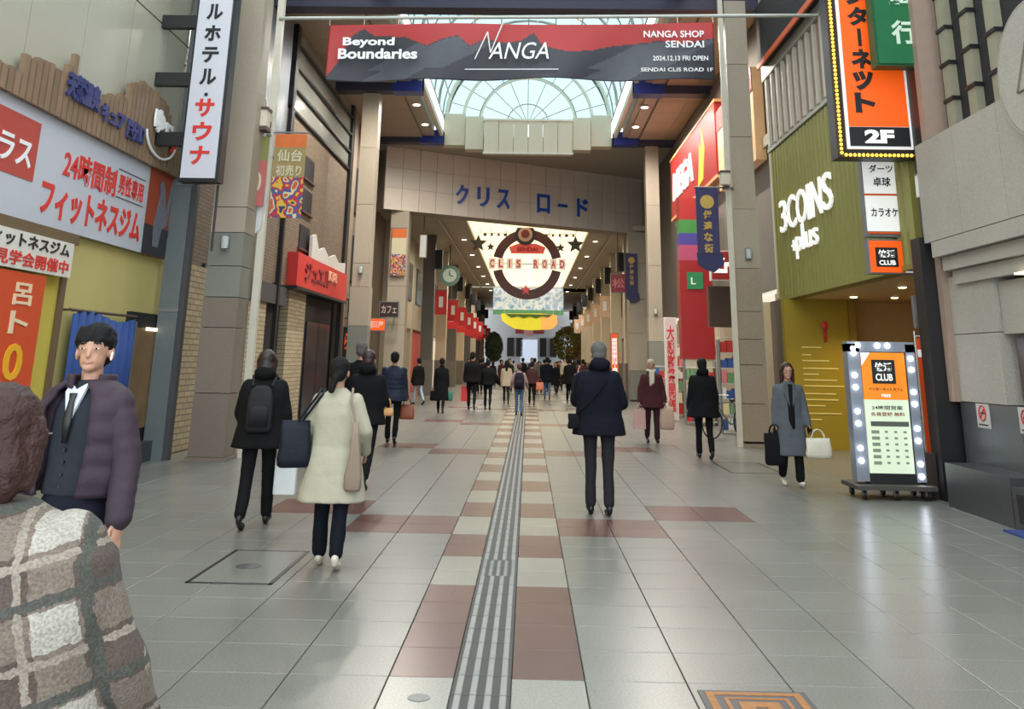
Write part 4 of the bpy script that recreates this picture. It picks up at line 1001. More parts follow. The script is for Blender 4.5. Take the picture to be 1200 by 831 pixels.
# street banners on the right
for (x0, x1, y, z0, z1, l, ar) in ((3.6, 4.08, 20.3, 3.55, 5.3, 'purple hanging banner with gold crest on the tan right pillar', 4.43), (4.36, 4.9, 43.1, 4.3, 6.4, 'purple hanging banner with gold characters on the right gateway post', 4.62)):
    t = thing('street_banner', l, 'banner', ((x0+x1)/2, y, z1)); c = (x0+x1)/2
    B('cloth', fpur, t, x0, x1, y, y+.02, z0+.35, z1)
    MB().prism([(x0-.02, z0+.35), (x1+.04, z0+.35), (x1+.08, z0+.12), (c+.1, z0-.06), (c-.1, z0), (x0-.0, z0+.1)], (0, y+.01, 0), (1,0,0), (0,0,1), (0,-1,0), .02).build('folded_tail', mat('flag_navy', (40,40,84), .6), t)
    MB().cyl((c, y-.01, z1-.3), (c, y, z1-.3), .15, n=20).build('gold_crest', gold, t)
    for k, ch in enumerate('伊達な街'): text('character', ch, gold, t, (c, y, z1-.58-k*.24), .19, .19, FRONT, .008, .03)
    MB().cyl((x0-.03, y+.01, z1+.02), (ar, y+.01, z1+.02), .02, n=8).cyl((ar, y+.01, z1+.02), (ar, y+.25, z1+.02), .02, n=8).build('arm', grey, t)
lp2 = thing('light_post', 'white steel post attached to the tan right pillar holding the banner pole', 'post', (4.3, 20.3, 0))
B('shaft', mat('post_offwhite', (205,198,180), .45), lp2, 4.29, 4.39, 20.38, 20.48, 0, 11)
ln = MB().box(4.12, 4.3, 20.05, 20.25, 5.35, 5.6).build('lantern', mat('frosted_lantern', (200,190,170), .4, emit=.1), lp2); B('lantern_cap', brown, ln, 4.1, 4.32, 20.03, 20.27, 5.6, 5.65); B('bracket', brown, lp2, 4.2, 4.32, 20.2, 20.4, 5.3, 5.36)
# bicycle
bk = thing('bicycle', 'grey bicycle parked beyond the tan right pillar', 'bicycle', (4.25, 22.6, 0))
def wheel(cx, cy):
    wd_ = MB().tube([(cx+.33*math.cos(2*PI*k/24)*.8, cy+.33*math.cos(2*PI*k/24)*.6, .34+.33*math.sin(2*PI*k/24)) for k in range(24)], .018, 6, True).build('tyre', blk, bk)
    m_ = MB()
    for k in range(10): a = 2*PI*k/10; m_.cyl((cx, cy, .34), (cx+.32*math.cos(a)*.8, cy+.32*math.cos(a)*.6, .34+.32*math.sin(a)), .003, n=4)
    m_.build('spokes', grey, wd_, kind='stuff')
bx = Vector((.8, .6, 0)); c0 = Vector((4.15, 22.4, 0))
wheel(c0.x, c0.y); c1 = c0 + bx*1.05; wheel(c1.x, c1.y)
U = Vector((0,0,1)); bb0 = c0 + bx*.6 + U*.3; seat_ = c0 + bx*.72 + U*.78; head = c0 + bx*.18 + U*.82
m = MB()
for a, b in ((bb0, seat_), (bb0, head - U*.1), (seat_, head - U*.05), (c1+U*.34, bb0), (c1+U*.34, seat_), (head, c0+U*.34)): m.tube([a, b], .016, 6)
m.build('frame', mat('bike_grey', (120,126,130), .35, .5), bk)
MB().ell(seat_ + U*.05, (.09, .12, .04)).build('saddle', blk, bk, smooth=True)
hb = head + U*.12; side = Vector((-.6, .8, 0))
MB().tube([hb - side*.27 + bx*.1, hb - side*.12, hb + side*.12, hb + side*.27 + bx*.1], .012, 6).build('handlebar', steel, bk)
MB().tube([head, hb], .014, 6).build('stem', steel, bk)
m = MB(); bc = c0 - bx*.12 + U*.82
for k in range(5): m.tube([bc + side*.16*sx + bx*.13*sy + U*(.05*k-.12) for sx, sy in ((-1,-1),(1,-1),(1,1),(-1,1))], .005, 5, True)
m.build('wire_basket', steel, bk, kind='stuff')
m = MB(); m.tube([c1 + bx*.02*0 + U*.34 + side*.05, c1 + side*.12 + U*.02], .01, 6); m.build('kickstand', steel, bk)
side_n = {-1: 'left', 1: 'right'}
ordn = ['first', 'second', 'third', 'fourth', 'fifth', 'sixth', 'seventh', 'eighth', 'ninth', 'tenth']
# ================================================================ inner arcade beyond the gateway
ia = thing('inner_arcade_roof', 'long arcade roof with glowing cream skylight beyond the gateway', 'roof', (0, 62, 7.5)); ia['kind'] = 'structure'
glowc = mat('cream_skylight', (255,238,196), .6, emit=1.25, var=.04, scale=.3)
isof = mat('inner_soffit', (190,178,156), .6, var=.06)
yy = 41.6; k = 0
while yy < 79:
    for xa, xb in ((-2.75, -1.38), (-1.36, 0), (.02, 1.38), (1.4, 2.75)):
        if xa > 0 and yy < 44: continue
        B('skylight_panel', glowc, ia, xa, xb, yy+.04, yy+3.08, 7.62, 7.7)
    yy += 3.12
for xa, xb, ya in ((.02, 1.38, 43.0), (1.4, 2.75, 43.75)): B('skylight_panel', glowc, ia, xa, xb, ya, 44.7, 7.62, 7.7)
for sx in (-1, 1):
    for i in range(12):
        a, b = sorted((sx*2.78, sx*6.3)); y0 = 39.2 if sx < 0 else 43.6
        B('soffit_slab', isof, ia, a, b, y0+i*3.3, y0+i*3.3+3.28, 7.5, 7.75)
    MB().cyl((sx*3.9, 40 if sx < 0 else 43.8, 7.38), (sx*3.9, 79, 7.38), .05, n=8).build('pipe', mat('pipe_pale', (176,168,150), .5), ia)
for i in range(6):  # downlights added here to brighten the inner arcade
    for sx in (-1, 1):
        y = 47.5 + i*7; d = thing('downlight', f'added fill downlight over the {side_n[sx]} side of the inner arcade, {ordn[i]} from the gateway', 'ceiling light', (sx*4.3, y, 7.5))
        MB().cyl((sx*3.3, y, 7.47), (sx*3.3, y, 7.5), .16, n=16).build('trim_ring', white, d)
        MB().cyl((sx*3.3, y, 7.45), (sx*3.3, y, 7.472), .11, n=16).build('lamp', glow('downlight_lamp', (255,235,205), 6), d); lamp_spot(d, sx*3.3, y, 7.43, 700)
B('far_soffit', isof, ia, -6.3, 6.3, 79.5, 118, 7.5, 7.75)
# side building fronts, split into shops
wallc = [(178,166,146), (158,148,130), (190,178,154), (146,128,110), (168,160,146), (184,168,140)]
shopc = [(214,190,150), (150,60,50), (220,210,190), (190,150,100), (90,80,70), (200,170,150)]
for sx in (-1, 1):
    y = 41.0 if sx < 0 else 44.3
    for i in range(9):
        L = 7.8; wm = mat(f'shopwall_{i%6}', wallc[i % 6], .7, var=.1); sm_ = mat(f'shopfront_{(i+(sx>0)*2)%6}', shopc[(i+(sx>0)*2) % 6], .5, emit=.35, var=.5, scale=2.5)
        t = thing('building', f'{ordn[i]} shop building on the {side_n[sx]} inside the covered arcade beyond the gateway', 'building', (sx*6.5, y+L/2, 0))
        a, b = sorted((sx*5.9, sx*7.2)); B('upper_wall', wm, t, a, b, y, y+L-.05, 3.1, 7.49)
        a, b = sorted((sx*6.1, sx*7.2)); B('shopfront', sm_, t, a, b, y+.3, y+L-.35, 0, 3.0)
        for yy in (y, y+L-.35): a, b = sorted((sx*5.9, sx*7.2)); B('pier', wm, t, a, b, yy, yy+.3, 0, 3.09)
        for q in range(2): a, b = sorted((sx*5.84, sx*5.9)); B('window', mat('inner_window', (80,84,88), .2), t, a, b, y+1+q*3.4, y+3.4+q*3.4, 4.4, 6.2)
        y += L
# inner pillars with speakers and flags
ys = [46, 53.5, 61, 68.5, 76, 84, 92, 100]
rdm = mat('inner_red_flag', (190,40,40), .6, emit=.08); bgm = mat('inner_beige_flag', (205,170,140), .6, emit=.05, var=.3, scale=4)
for sx in (-1, 1):
    for i, y in enumerate(ys):
        x = sx*4.85
        t = thing('inner_pillar', f'{ordn[i]} {side_n[sx]} pillar of the covered arcade beyond the gateway', 'pillar', (x, y, 0))
        B('shaft', mat('inner_pillar_pale', (196,184,160), .55, rand=.08) if (i % 2 or sx > 0) else mat('inner_pillar_dark', (92,86,80), .5), t, x-.28, x+.28, y, y+.5, 0, 7.48)
        B('base', mat('inner_pillar_base', (110,104,94), .5), t, x-.31, x+.31, y-.03, y+.53, 0, 1.6)
        s = thing('speaker_box', f'black box speaker high on the {ordn[i]} {side_n[sx]} arcade pillar beyond the gateway', 'speaker', (sx*4.35, y-.2, 6.2))
        a, b = sorted((sx*4.2, sx*4.55)); B('cabinet', blk, s, a, b, y-.2, y+.1, 5.85, 6.75); B('grille', dark, s, a+.03, b-.03, y-.215, y-.2, 5.9, 6.7); a, b = sorted((sx*4.4, sx*4.6)); B('bracket', dgrey, s, a, b, y+.02, y+.1, 6.2, 6.3)
        if i > 0 or sx < 0:
            m_ = rdm if sx < 0 else bgm
            yv = y+.06
            a, b = sorted((sx*3.95, sx*4.5)); hz = 4.85 if sx < 0 else 5.2
            f_ = thing('shop_flag', f'{"red" if sx < 0 else "beige pink"} hanging flag on the {ordn[i]} {side_n[sx]} arcade pillar', 'banner', ((a+b)/2, yv, hz), 'flags along the covered arcade' if False else None)
            B('cloth', m_, f_, a, b, yv, yv+.02, hz-1.15, hz); a2, b2 = sorted((sx*3.93, sx*4.62)); MB().cyl((a2, yv+.01, hz+.02), (b2, yv+.01, hz+.02), .02, n=6).build('arm', grey, f_)
            B('pale_mark', whiteink, f_, (a+b)/2-.1, (a+b)/2+.1, yv-.01, yv, hz-.8, hz-.3)
# extra rows of red flags between pillars on the left, lit signs both sides
for i, y in enumerate((57, 64.5, 72, 80, 88)):
    f_ = thing('shop_flag', f'red flag between arcade pillars on the left, {ordn[i]} from the gateway', 'banner', (-4.6, y, 4.7))
    B('cloth', rdm, f_, -5.0, -4.2, y, y+.02, 3.4, 4.6); MB().cyl((-5.1, y+.01, 4.63), (-4.15, y+.01, 4.63), .02, n=6).cyl((-4.6, y+.01, 4.63), (-4.6, y+.01, 7.55), .015, n=6).build('arm', grey, f_)
    B('pale_mark', mat('flag_pinkmark', (225,150,140), .6), f_, -4.75, -4.45, y-.01, y, 3.8, 4.3)
ck = thing('round_clock', 'round green rimmed emblem clock hung on the left inside the gateway', 'clock', (-4.18, 50, 5.9))
MB().cyl((-4.18, 50.1, 5.9), (-4.18, 50, 5.9), .55, n=28).build('rim', mat('verdigris', (70,96,84), .5), ck); MB().cyl((-4.18, 50, 5.9), (-4.18, 49.97, 5.9), .36, n=24).build('dial', mat('dial_pale', (150,165,150), .5), ck)
MB().cyl((-4.18, 49.96, 5.9), (-4.18, 49.96, 6.15), .02, n=6).cyl((-4.18, 49.95, 5.9), (-4.0, 49.95, 5.85), .02, n=6).build('hands', blackink, ck); MB().cyl((-4.18, 50.05, 6.4), (-4.18, 50.05, 7.5), .03, n=8).build('hanger', dgrey, ck)
boxsign('hanging_sign', 'dark red square hanging sign right of the gateway opening', 'sign', 3.7, 4.4, 43.4, 43.55, 4.67, 5.52, mat('deep_red_face', (130,30,32), .45, emit=.1), '松', mat('pale_red_ink', (215,120,120), .5), br=((4.05,43.48,5.45),(4.05,43.48,7.45)))
boxsign('standing_sign', 'tall orange and white banner sign left of the right gateway post', 'sign', 3.95, 4.35, 47.0, 47.1, 0, 3.0, orangel, '開店', whl, vert=True)
# ring sign
rg = thing('ring_sign', 'large brown ring sign with red lettering hung inside the gateway', 'sign', (-.1, 44.0, 5.9))
RC = Vector((-.1, 44.0, 5.95)); rr_o, rr_i = 1.6, 1.18
rm = mat('ring_brown', (84,40,32), .5, var=.35, scale=3)
for (a0, a1) in ((12, 168), (192, 348)):
    n_ = 26; po = [(rr_o*math.cos(math.radians(a0+(a1-a0)*k/n_)), rr_o*math.sin(math.radians(a0+(a1-a0)*k/n_))) for k in range(n_+1)]
    pi_ = [(rr_i*math.cos(math.radians(a1-(a1-a0)*k/n_)), rr_i*math.sin(math.radians(a1-(a1-a0)*k/n_))) for k in range(n_+1)]
    m = MB()
    full = po + pi_[::-1]
    vs = []
    for k in range(n_+1):
        ao = math.radians(a0+(a1-a0)*k/n_)
        for r_ in (rr_o, rr_i):
            for dy in (0, .12): vs.append(RC + Vector((r_*math.cos(ao), dy, r_*math.sin(ao))))
    fs_ = []
    for k in range(n_):
        b_ = k*4; fs_ += [(b_, b_+4, b_+6, b_+2), (b_+1, b_+3, b_+7, b_+5), (b_, b_+1, b_+5, b_+4), (b_+2, b_+6, b_+7, b_+3)]
    fs_ += [(0, 2, 3, 1), (n_*4, n_*4+1, n_*4+3, n_*4+2)]
    m.add(vs, fs_).build('ring_half', rm, rg)
rl = mat('letter_rose', (205,70,64), .5, emit=.2); plq = mat('plate_pale', (236,222,200), .5, emit=.3)
for i, ch in enumerate('CLIS ROAD'):
    if ch == ' ': continue
    x = RC.x - 1.62 + i*.405; q = B('letter_plate', plq, rg, x-.15, x+.15, 43.96, 43.98, 5.72, 6.2); text('letter', ch, rl, rg, (x, 43.95, 5.96), .06 if ch == 'I' else .2, .36, FRONT, .02, .03)
B('crossbar', grey, rg, RC.x-1.8, RC.x+1.8, 44.0, 44.03, 5.94, 5.98)
MB().prism([(-.75,-.14),(.75,-.14),(.85,.16),(.4,.32),(-.4,.32),(-.85,.16)], RC + Vector((0,-.05,.62)), (1,0,0), (0,0,1), (0,-1,0), .04).build('ribbon', mat('ribbon_red', (222,84,70), .5, emit=.25), rg)
text('lettering', 'SENDAI', mat('ribbon_ink', (170,30,30), .5), rg, RC + Vector((0,-.06,.68)), .95, .2, FRONT, .02, .03)
MB().cyl(RC + Vector((-.1,.02,1.35)), RC + Vector((-.1,-.12,1.35)), .48, n=32).build('roundel', mat('roundel_black', (34,20,20), .4), rg)
MB().cyl(RC + Vector((-.1,-.12,1.35)), RC + Vector((-.1,-.15,1.35)), .33, n=28).build('roundel_face', mat('roundel_peach', (190,150,130), .4), rg)
MB().cyl(RC + Vector((-.1,-.15,1.38)), RC + Vector((-.1,-.17,1.38)), .2, n=20).build('roundel_mark', mat('roundel_red', (110,30,28), .4), rg)
star = [((.26 if k % 2 == 0 else .11)*math.sin(PI*k/5), (.26 if k % 2 == 0 else .11)*math.cos(PI*k/5)) for k in range(10)]
MB().prism(star, RC + Vector((-.05,-.02,-1.18)), (1,0,0), (0,0,1), (0,-1,0), .05).build('red_star', rl, rg)
for dx in (-1.0, 1.0): MB().cyl(RC + Vector((dx, .06, 1.2)), RC + Vector((dx, .06, 1.6)), .015, n=6).build('hanger', dgrey, rg)
# stars and ornaments hung under the skylight
bz = mat('star_bronze', (70,62,54), .5)
for i, (dx, r, l, dz) in enumerate(((-2.3, .42, 'large dark star ornament hung left of the ring sign', .95), (2.25, .42, 'large dark star ornament hung right of the ring sign', .95), (-1.72, .2, 'small dark star ornament between the left big star and the ring sign', .8), (1.55, .22, 'small dark star ornament between the right big star and the ring sign', .8))):
    t = thing('star_ornament', l, 'ornament', (RC.x+dx, 44.2, 5.95+dz))
    st_ = [((r if k % 2 == 0 else r*.45)*math.sin(PI*k/5), (r if k % 2 == 0 else r*.45)*math.cos(PI*k/5)) for k in range(10)]
    MB().prism(st_, (RC.x+dx, 44.2, 5.95+dz), (1,0,0), (0,0,1), (0,-1,0), .06).build('star', bz, t)
    MB().cyl((RC.x+dx, 44.22, 5.95+dz), (RC.x+dx, 44.3, 7.68), .01, n=5).build('cord', dgrey, t)
gar = thing('garland', 'thin string of small dark ornaments across the skylight near the ring sign', 'garland', (0, 44.4, 7.3))
MB().tube([(-2.3, 44.4, 7.65)] + [(-2.3+4.5*k/20, 44.4, 7.42-.03*math.sin(PI*k/20)) for k in range(21)] + [(2.2, 44.4, 7.65)], .012, 5).build('cord', dgrey, gar)
for k in range(14):
    if 5 <= k <= 7: continue
    x = -2.1 + k*.32; MB().ell((x, 44.4, 7.34), (.06+.03*(k % 3 == 0), .04, .07), nu=8, nv=5).build('ornament', bz, gar)
# painted mural banner, yellow banner, far facade
mu = thing('mural_banner', 'wide white and blue painted mural banner hung across the arcade', 'banner', (0, 79.2, 7.4))
mural = bpy.data.materials.new('mural_paint'); mural.use_nodes = True; nt = mural.node_tree; b_ = nt.nodes['Principled BSDF']
tc_ = nt.nodes.new('ShaderNodeTexCoord'); no = nt.nodes.new('ShaderNodeTexNoise'); no.inputs['Scale'].default_value = 1.6; no.inputs['Detail'].default_value = 4
nt.links.new(tc_.outputs['Object'], no.inputs['Vector']); cr = nt.nodes.new('ShaderNodeValToRGB'); nt.links.new(no.outputs['Fac'], cr.inputs[0])
for p, c in ((.3, (80,125,175)), (.42, (165,190,215)), (.5, (222,226,225)), (.62, (140,172,205)), (.7, (225,225,215))):
    e = cr.color_ramp.elements.new(p); e.color = (*srgb(*c), 1)
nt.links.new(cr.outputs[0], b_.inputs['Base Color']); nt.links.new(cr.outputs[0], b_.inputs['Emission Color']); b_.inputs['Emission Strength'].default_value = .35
B('cloth', mural, mu, -2.95, 2.85, 79.2, 79.26, 5.65, 7.45)
for x in (-2.6, 0, 2.6): MB().cyl((x, 79.23, 7.4), (x, 79.6, 7.56), .02, n=6).build('rope', white, mu)
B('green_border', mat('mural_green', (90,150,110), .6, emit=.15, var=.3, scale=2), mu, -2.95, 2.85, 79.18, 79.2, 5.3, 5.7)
yb = thing('yellow_banner', 'wide yellow and orange scalloped banner under the painted mural', 'banner', (0, 78.5, 5.2))
for x in (-2.0, 2.0): MB().cyl((x, 78.52, 5.3), (x, 79.6, 7.56), .012, n=6).build('rope', white, yb)
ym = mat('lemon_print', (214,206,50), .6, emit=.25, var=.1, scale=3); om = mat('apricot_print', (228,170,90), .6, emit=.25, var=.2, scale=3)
MB().prism([(-2.25, .25), (1.0, .3), (1.0, -1.0), (0, -1.05), (-1.1, -.95), (-1.7, -.65), (-2.2, -.3)], (0, 78.5, 5.1), (1,0,0), (0,0,1), (0,-1,0), .05).build('yellow_cloth', ym, yb)
MB().prism([(1.0, .3), (2.3, .2), (2.35, -.5), (1.9, -.95), (1.0, -1.0)], (0, 78.5, 5.1), (1,0,0), (0,0,1), (0,-1,0), .05).build('orange_cloth', om, yb)
MB().prism([(-1.9, .22), (1.9, .22), (1.6, .0), (1.1, .08), (.6, -.1), (.1, .05), (-.4, -.1), (-.9, .06), (-1.4, -.08)], (0, 78.44, 5.1), (1,0,0), (0,0,1), (0,-1,0), .02).build('green_leaf_print', mat('leaf_print', (70,100,40), .6), yb)
fb = thing('building', 'pale far building with dark windows closing the end of the arcade', 'building', (0, 119, 0))
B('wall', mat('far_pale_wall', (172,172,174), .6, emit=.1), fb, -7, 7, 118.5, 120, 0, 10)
B('red_roundel_sign', mat('far_red', (150,60,60), .6), fb, -1.6, 1.9, 118.3, 118.5, 4.9, 6.2)
MB().cyl((0, 118.28, 5.2), (0, 118.35, 5.2), .6, n=20).build('roundel', mat('far_rose', (210,150,150), .6), fb)
B('bright_panel', mat('far_bright', (205,215,235), .5, emit=.5), fb, -.9, 1.1, 118.3, 118.5, 1.5, 4.2)
for x in (-2.6, -1.5, 1.4, 2.6): B('window', dark, fb, x, x+.8, 118.3, 118.5, 2.2, 4.4)
# greenery half way
def tree(x, y, h, rad, c, lab):
    t = thing('tree', lab, 'tree', (x, y, 0))
    MB().cyl((x, y, 0), (x, y, h*.7), .12, .07, 10).build('trunk', mat('bark', (80,66,50), .8), t)
    m = MB(); rnd = random.Random(int(x*10)+int(y))
    for k in range(1100):
        v = Vector((rnd.gauss(0,1), rnd.gauss(0,1), rnd.gauss(0,1))).normalized()*rnd.uniform(.5,1)**.4; p = Vector((x+v.x*rad, y+v.y*rad, h*.68+v.z*h*.32))
        a = Vector((rnd.gauss(0,1), rnd.gauss(0,1), rnd.gauss(0,1))).normalized(); b = a.orthogonal().normalized(); s = .2
        m.add([p-a*s, p+b*s*.5, p+a*s, p-b*s*.5], [(0,1,2,3)])
    m.build('foliage', mat(c[0], c[1], .6, var=.4, scale=3), t, kind='stuff')
tree(3.6, 90, 4.8, 1.35, ('olive_leaf', (130,124,62)), 'olive green leafy tree on the right deep in the arcade')
tree(-3.2, 90, 4.2, .8, ('dark_leaf', (66,76,50)), 'dark green leafy tree on the left deep in the arcade')
# ================================================================ people
skin = mat('skin', (176,132,108), .5, var=.08); hairk = mat('black_hair', (15,13,13), .75, var=.3, scale=30, bump=.6, bscale=45, spec=.25)
hairb = mat('brown_hair', (50,29,24), .55, var=.35, scale=25, bump=.5, bscale=50, spec=.3); hairg = mat('grey_hair', (92,90,88), .85, var=.45, scale=30, bump=.6, bscale=45, spec=.2)
def cloth(name, rgb, rough=.85, var=.12, bump=.5, bs=9.0): return mat(name, rgb, rough, var=var, scale=5, bump=bump, bscale=bs, spec=.18)
c_blk = cloth('cloth_black', (15,15,17)); c_navy = cloth('cloth_navy', (15,17,28)); c_char = cloth('cloth_charcoal', (38,38,42)); c_cream = cloth('cloth_cream', (168,163,144), var=.05)
c_jean = cloth('cloth_denim', (82,104,134)); c_maroon = cloth('cloth_maroon', (72,36,40)); c_grey = cloth('cloth_grey', (84,88,92)); c_brown = cloth('cloth_brown', (66,40,40))
c_plum = cloth('puffer_plum', (56,45,54), .6); c_blue = cloth('puffer_blue', (36,40,58), .5); c_vest = cloth('vest_slate', (40,43,50)); c_beige = cloth('cloth_beige', (176,160,138)); c_shoe = mat('shoe_black', (18,18,20), .4)
c_wshoe = mat('shoe_pale', (200,190,178), .6)
WR = bpy.data.textures.new('wrinkle', 'CLOUDS'); WR.noise_scale = .2; WR.noise_depth = 2
HR = bpy.data.textures.new('locks', 'CLOUDS'); HR.noise_scale = .022; HR.noise_depth = 1
class Fig: pass
def remesh(o, vox, sm=3):
    r = o.modifiers.new('remesh', 'REMESH'); r.mode = 'VOXEL'; r.voxel_size = vox; r.use_smooth_shade = True
    s = o.modifiers.new('smooth', 'SMOOTH'); s.factor = .5; s.iterations = sm
    nm = o.name.split('.')[0]
    if nm in ('coat', 'jacket', 'trousers', 'hood', 'sleeve', 'scarf'):
        d = o.modifiers.new('wrinkles', 'DISPLACE'); d.texture = WR; d.strength = .022; d.mid_level = .5; d.texture_coords = 'LOCAL'
    if nm == 'hair' and vox < .02:
        d = o.modifiers.new('locks', 'DISPLACE'); d.texture = HR; d.strength = .012; d.mid_level = .45; d.texture_coords = 'LOCAL'
    return o
def person(label, x, y, rz, H, name='person', coat=None, coat_m=c_blk, legs_m=c_blk, shoe_m=c_shoe, hair='short', hair_m=hairk, swing=(.2, -.25), knee=(.08, .3),
           arms=((.12, .1, .15), (.12, -.1, .15)), hem=.72, bulk=1.0, flare=1.0, puffer=False, collar='plain', hood=False, scarf=None, turn=0.0, tilt=0.0, vox=.016, trousers_w=1.0, group=None, lean=0.0, width=1.0, face=False, shirt=False, extra=None, skirt=False):
    s = H/1.74; F = Fig(); t = thing(name, label, 'person', (0,0,0), group)
    V = Vector; F.t = t; F.s = s
    # legs
    L = []; lowest = 1e9
    for k, sx in enumerate((-1, 1)):
        hip = V((sx*.09*width, 0, .92)); th, kn = swing[k], knee[k]
        kp = hip + V((sx*.005, math.sin(th), -math.cos(th)))*.43; sh = th - kn
        an = kp + V((sx*.0, math.sin(sh), -math.cos(sh)))*.41; pitch = min(0.15, sh)*.9 if sh < 0 else .12
        fr = V((0, math.cos(pitch), math.sin(pitch))); up = V((0, -math.sin(pitch), math.cos(pitch)))
        heel = an - fr*.05 - up*.065; toe = an + fr*.17 - up*.07; lowest = min(lowest, heel.z, toe.z); L.append((hip, kp, an, heel, toe, fr, up))
    dz = -lowest + .012
    D = V((0, 0, dz)); L = [tuple((p + D) if i < 5 else p for i, p in enumerate(q)) for q in L]
    lx = lambda z: V((0, lean*(z-.92), 0))
    top = lambda x_, y_, z: V((x_, y_, z + dz)) + lx(z)
    # arms: (abduction, forward swing, elbow bend)
    A = []
    for k, sx in enumerate((-1, 1)):
        ab, fw, be = arms[k][:3]; inw = arms[k][3] if len(arms[k]) > 3 else 0.0
        S = top(sx*.172*width, 0, 1.38); u = V((sx*math.sin(ab), math.sin(fw)*math.cos(ab), -math.cos(fw)*math.cos(ab)))
        E_ = S + u*.28; f2 = fw + be; v = V((sx*(math.sin(ab)*.6 - math.sin(inw)), math.sin(f2), -math.cos(f2))).normalized(); W_ = E_ + v*.25; A.append((S, E_, W_, v, sx))
    hd = Matrix.Translation(top(0, .0, 1.505)) @ Matrix.Rotation(turn, 4, 'Z') @ Matrix.Rotation(tilt, 4, 'X') @ Matrix.Scale(1.08, 4)
    h = lambda a, b, c: (hd @ V((a, b, c)))
    rot = (hd.to_3x3())
    # body (one continuous skin surface)
    m = MB(); n = 10
    m.loft([(p.x, p.y, p.z, rx, ry) for p, rx, ry in ((top(0,0,.86),.13,.09),(top(0,0,.98),.15,.1),(top(0,0,1.12),.13,.09),(top(0,0,1.3),.15,.1),(top(0,0,1.42),.13,.07),(top(0,0,1.47),.06,.05))], 14)
    for q in L: m.caps(q[0], q[1], .07, .045, n); m.caps(q[1], q[2], .045, .034, n); m.caps(q[2], q[3] + q[5]*.06 + q[6]*.03, .03, .018, n)
    m.caps(top(0,-.01,1.42), h(0,-.005,.03), .052, .05, n)
    m.ell(h(0, 0, .135), (.073, .09, .088), rot); m.ell(h(0, .018, .07), (.054, .068, .062), rot); m.caps(h(0,.083,.11), h(0,.092,.084), .008, .012, 8)
    m.ell(h(0, .06, .035), (.03, .03, .022), rot)
    for sx in (-1, 1): m.ell(h(sx*.075, -.005, .095), (.012, .022, .032), rot, 8, 6)
    F.hand = []
    for (S, E_, W_, v, sx) in A:
        m.caps(S, E_, .04, .033, n); m.caps(E_, W_, .033, .024, n)
        side = V((0, 1, 0)); side = (side - v*side.dot(v)).normalized(); nrm = v.cross(side).normalized()
        R3 = Matrix((side, nrm, v)).transposed()
        pc_ = W_ + v*.05; m.ell(pc_, (.038, .016, .05), R3, 10, 7)
        for f_, (o_, ln_) in enumerate(((-.027, .06), (-.009, .075), (.01, .08), (.028, .068))):
            b_ = pc_ + v*.038 + side*o_; in_ = nrm*(sx*1.0); k1 = b_ + v*ln_*.5 - in_*.004*sx*0; cur = (nrm if nrm.x*sx < 0 else -nrm)
            k2 = k1 + (v*.7 + cur*.6)*ln_*.5; m.caps(b_, k1, .0085, .0078, 7); m.caps(k1, k2, .0078, .0065, 7)
        m.caps(W_ + v*.025 + side*.025, W_ + v*.06 + side*.05, .011, .009, 7); m.caps(W_ + v*.06 + side*.05, W_ + v*.085 + side*.048, .009, .0075, 7)
        F.hand.append(W_ + v*.09)
    remesh(m.build('body', skin, t), vox*.5 if vox < .02 else vox*.8, 2)
    # trousers
    m = MB(); tw = trousers_w
    m.loft([(p.x, p.y, p.z, rx, ry) for p, rx, ry in ((top(0,0,.84),.15*width,.1),(top(0,0,.92),.17*width,.12),(top(0,0,1.02),.16*width,.115))], 16)
    for q in L: m.caps(q[0], q[1], .09*tw*width, .062*tw, 12); m.caps(q[1], q[2] + q[6]*.02, .062*tw, .055*tw, 12)
    remesh(m.build('trousers', legs_m, t), vox)
    # shoes
    for q in L:
        m = MB(); R3 = Matrix((V((1,0,0)), q[5], q[6])).transposed()
        m.ell(q[4] - q[5]*.05 + q[6]*.015, (.042, .085, .03), R3, 12, 8); m.ell(q[3] + q[5]*.03 + q[6]*.03, (.036, .05, .045), R3, 12, 8)
        m.caps(q[3] + q[5]*.03 + q[6]*.0, q[4] - q[5]*.03 + q[6]*.0, .03, .032, 10)
        remesh(m.build('shoe', shoe_m, t), min(vox, .012), 1)
    # coat
    cz = lambda z: top(0, 0, z)
    mid = (hem + 1.4)/2; b = bulk*width; rg = []
    prof = [(1.485, .062, .06), (1.46, .09, .07), (1.42, .145, .095), (1.36, .188, .12), (1.25, .2, .13), (1.1, .195, .13), (.98, .2, .135)]
    zz = .98
    while zz - .08 > hem: zz -= .08; f_ = (.98-zz)*flare*.16; prof.append((zz, .205+f_, .14+f_*.9))
    prof = [q for q in prof if q[0] > hem+.02]; f_ = max(0, .98-hem)*flare*.16; prof.append((hem, .205+f_, .14+f_*.9))
    if puffer:
        pr2 = []
        for (a, c) in zip(prof[:-1], prof[1:]):
            for k in range(3):
                u_ = k/3; pr2.append(tuple(a[i]+(c[i]-a[i])*u_ for i in range(3)))
        pr2.append(prof[-1]); prof = [(z, rx + (.014*abs(math.sin(z*PI/.085)) if z < 1.4 else 0), ry + (.014*abs(math.sin(z*PI/.085)) if z < 1.4 else 0)) for z, rx, ry in pr2]
    m = MB(); m.loft([(cz(z).x, cz(z).y, cz(z).z, rx*b, ry*b, .85) for z, rx, ry in prof], 28)
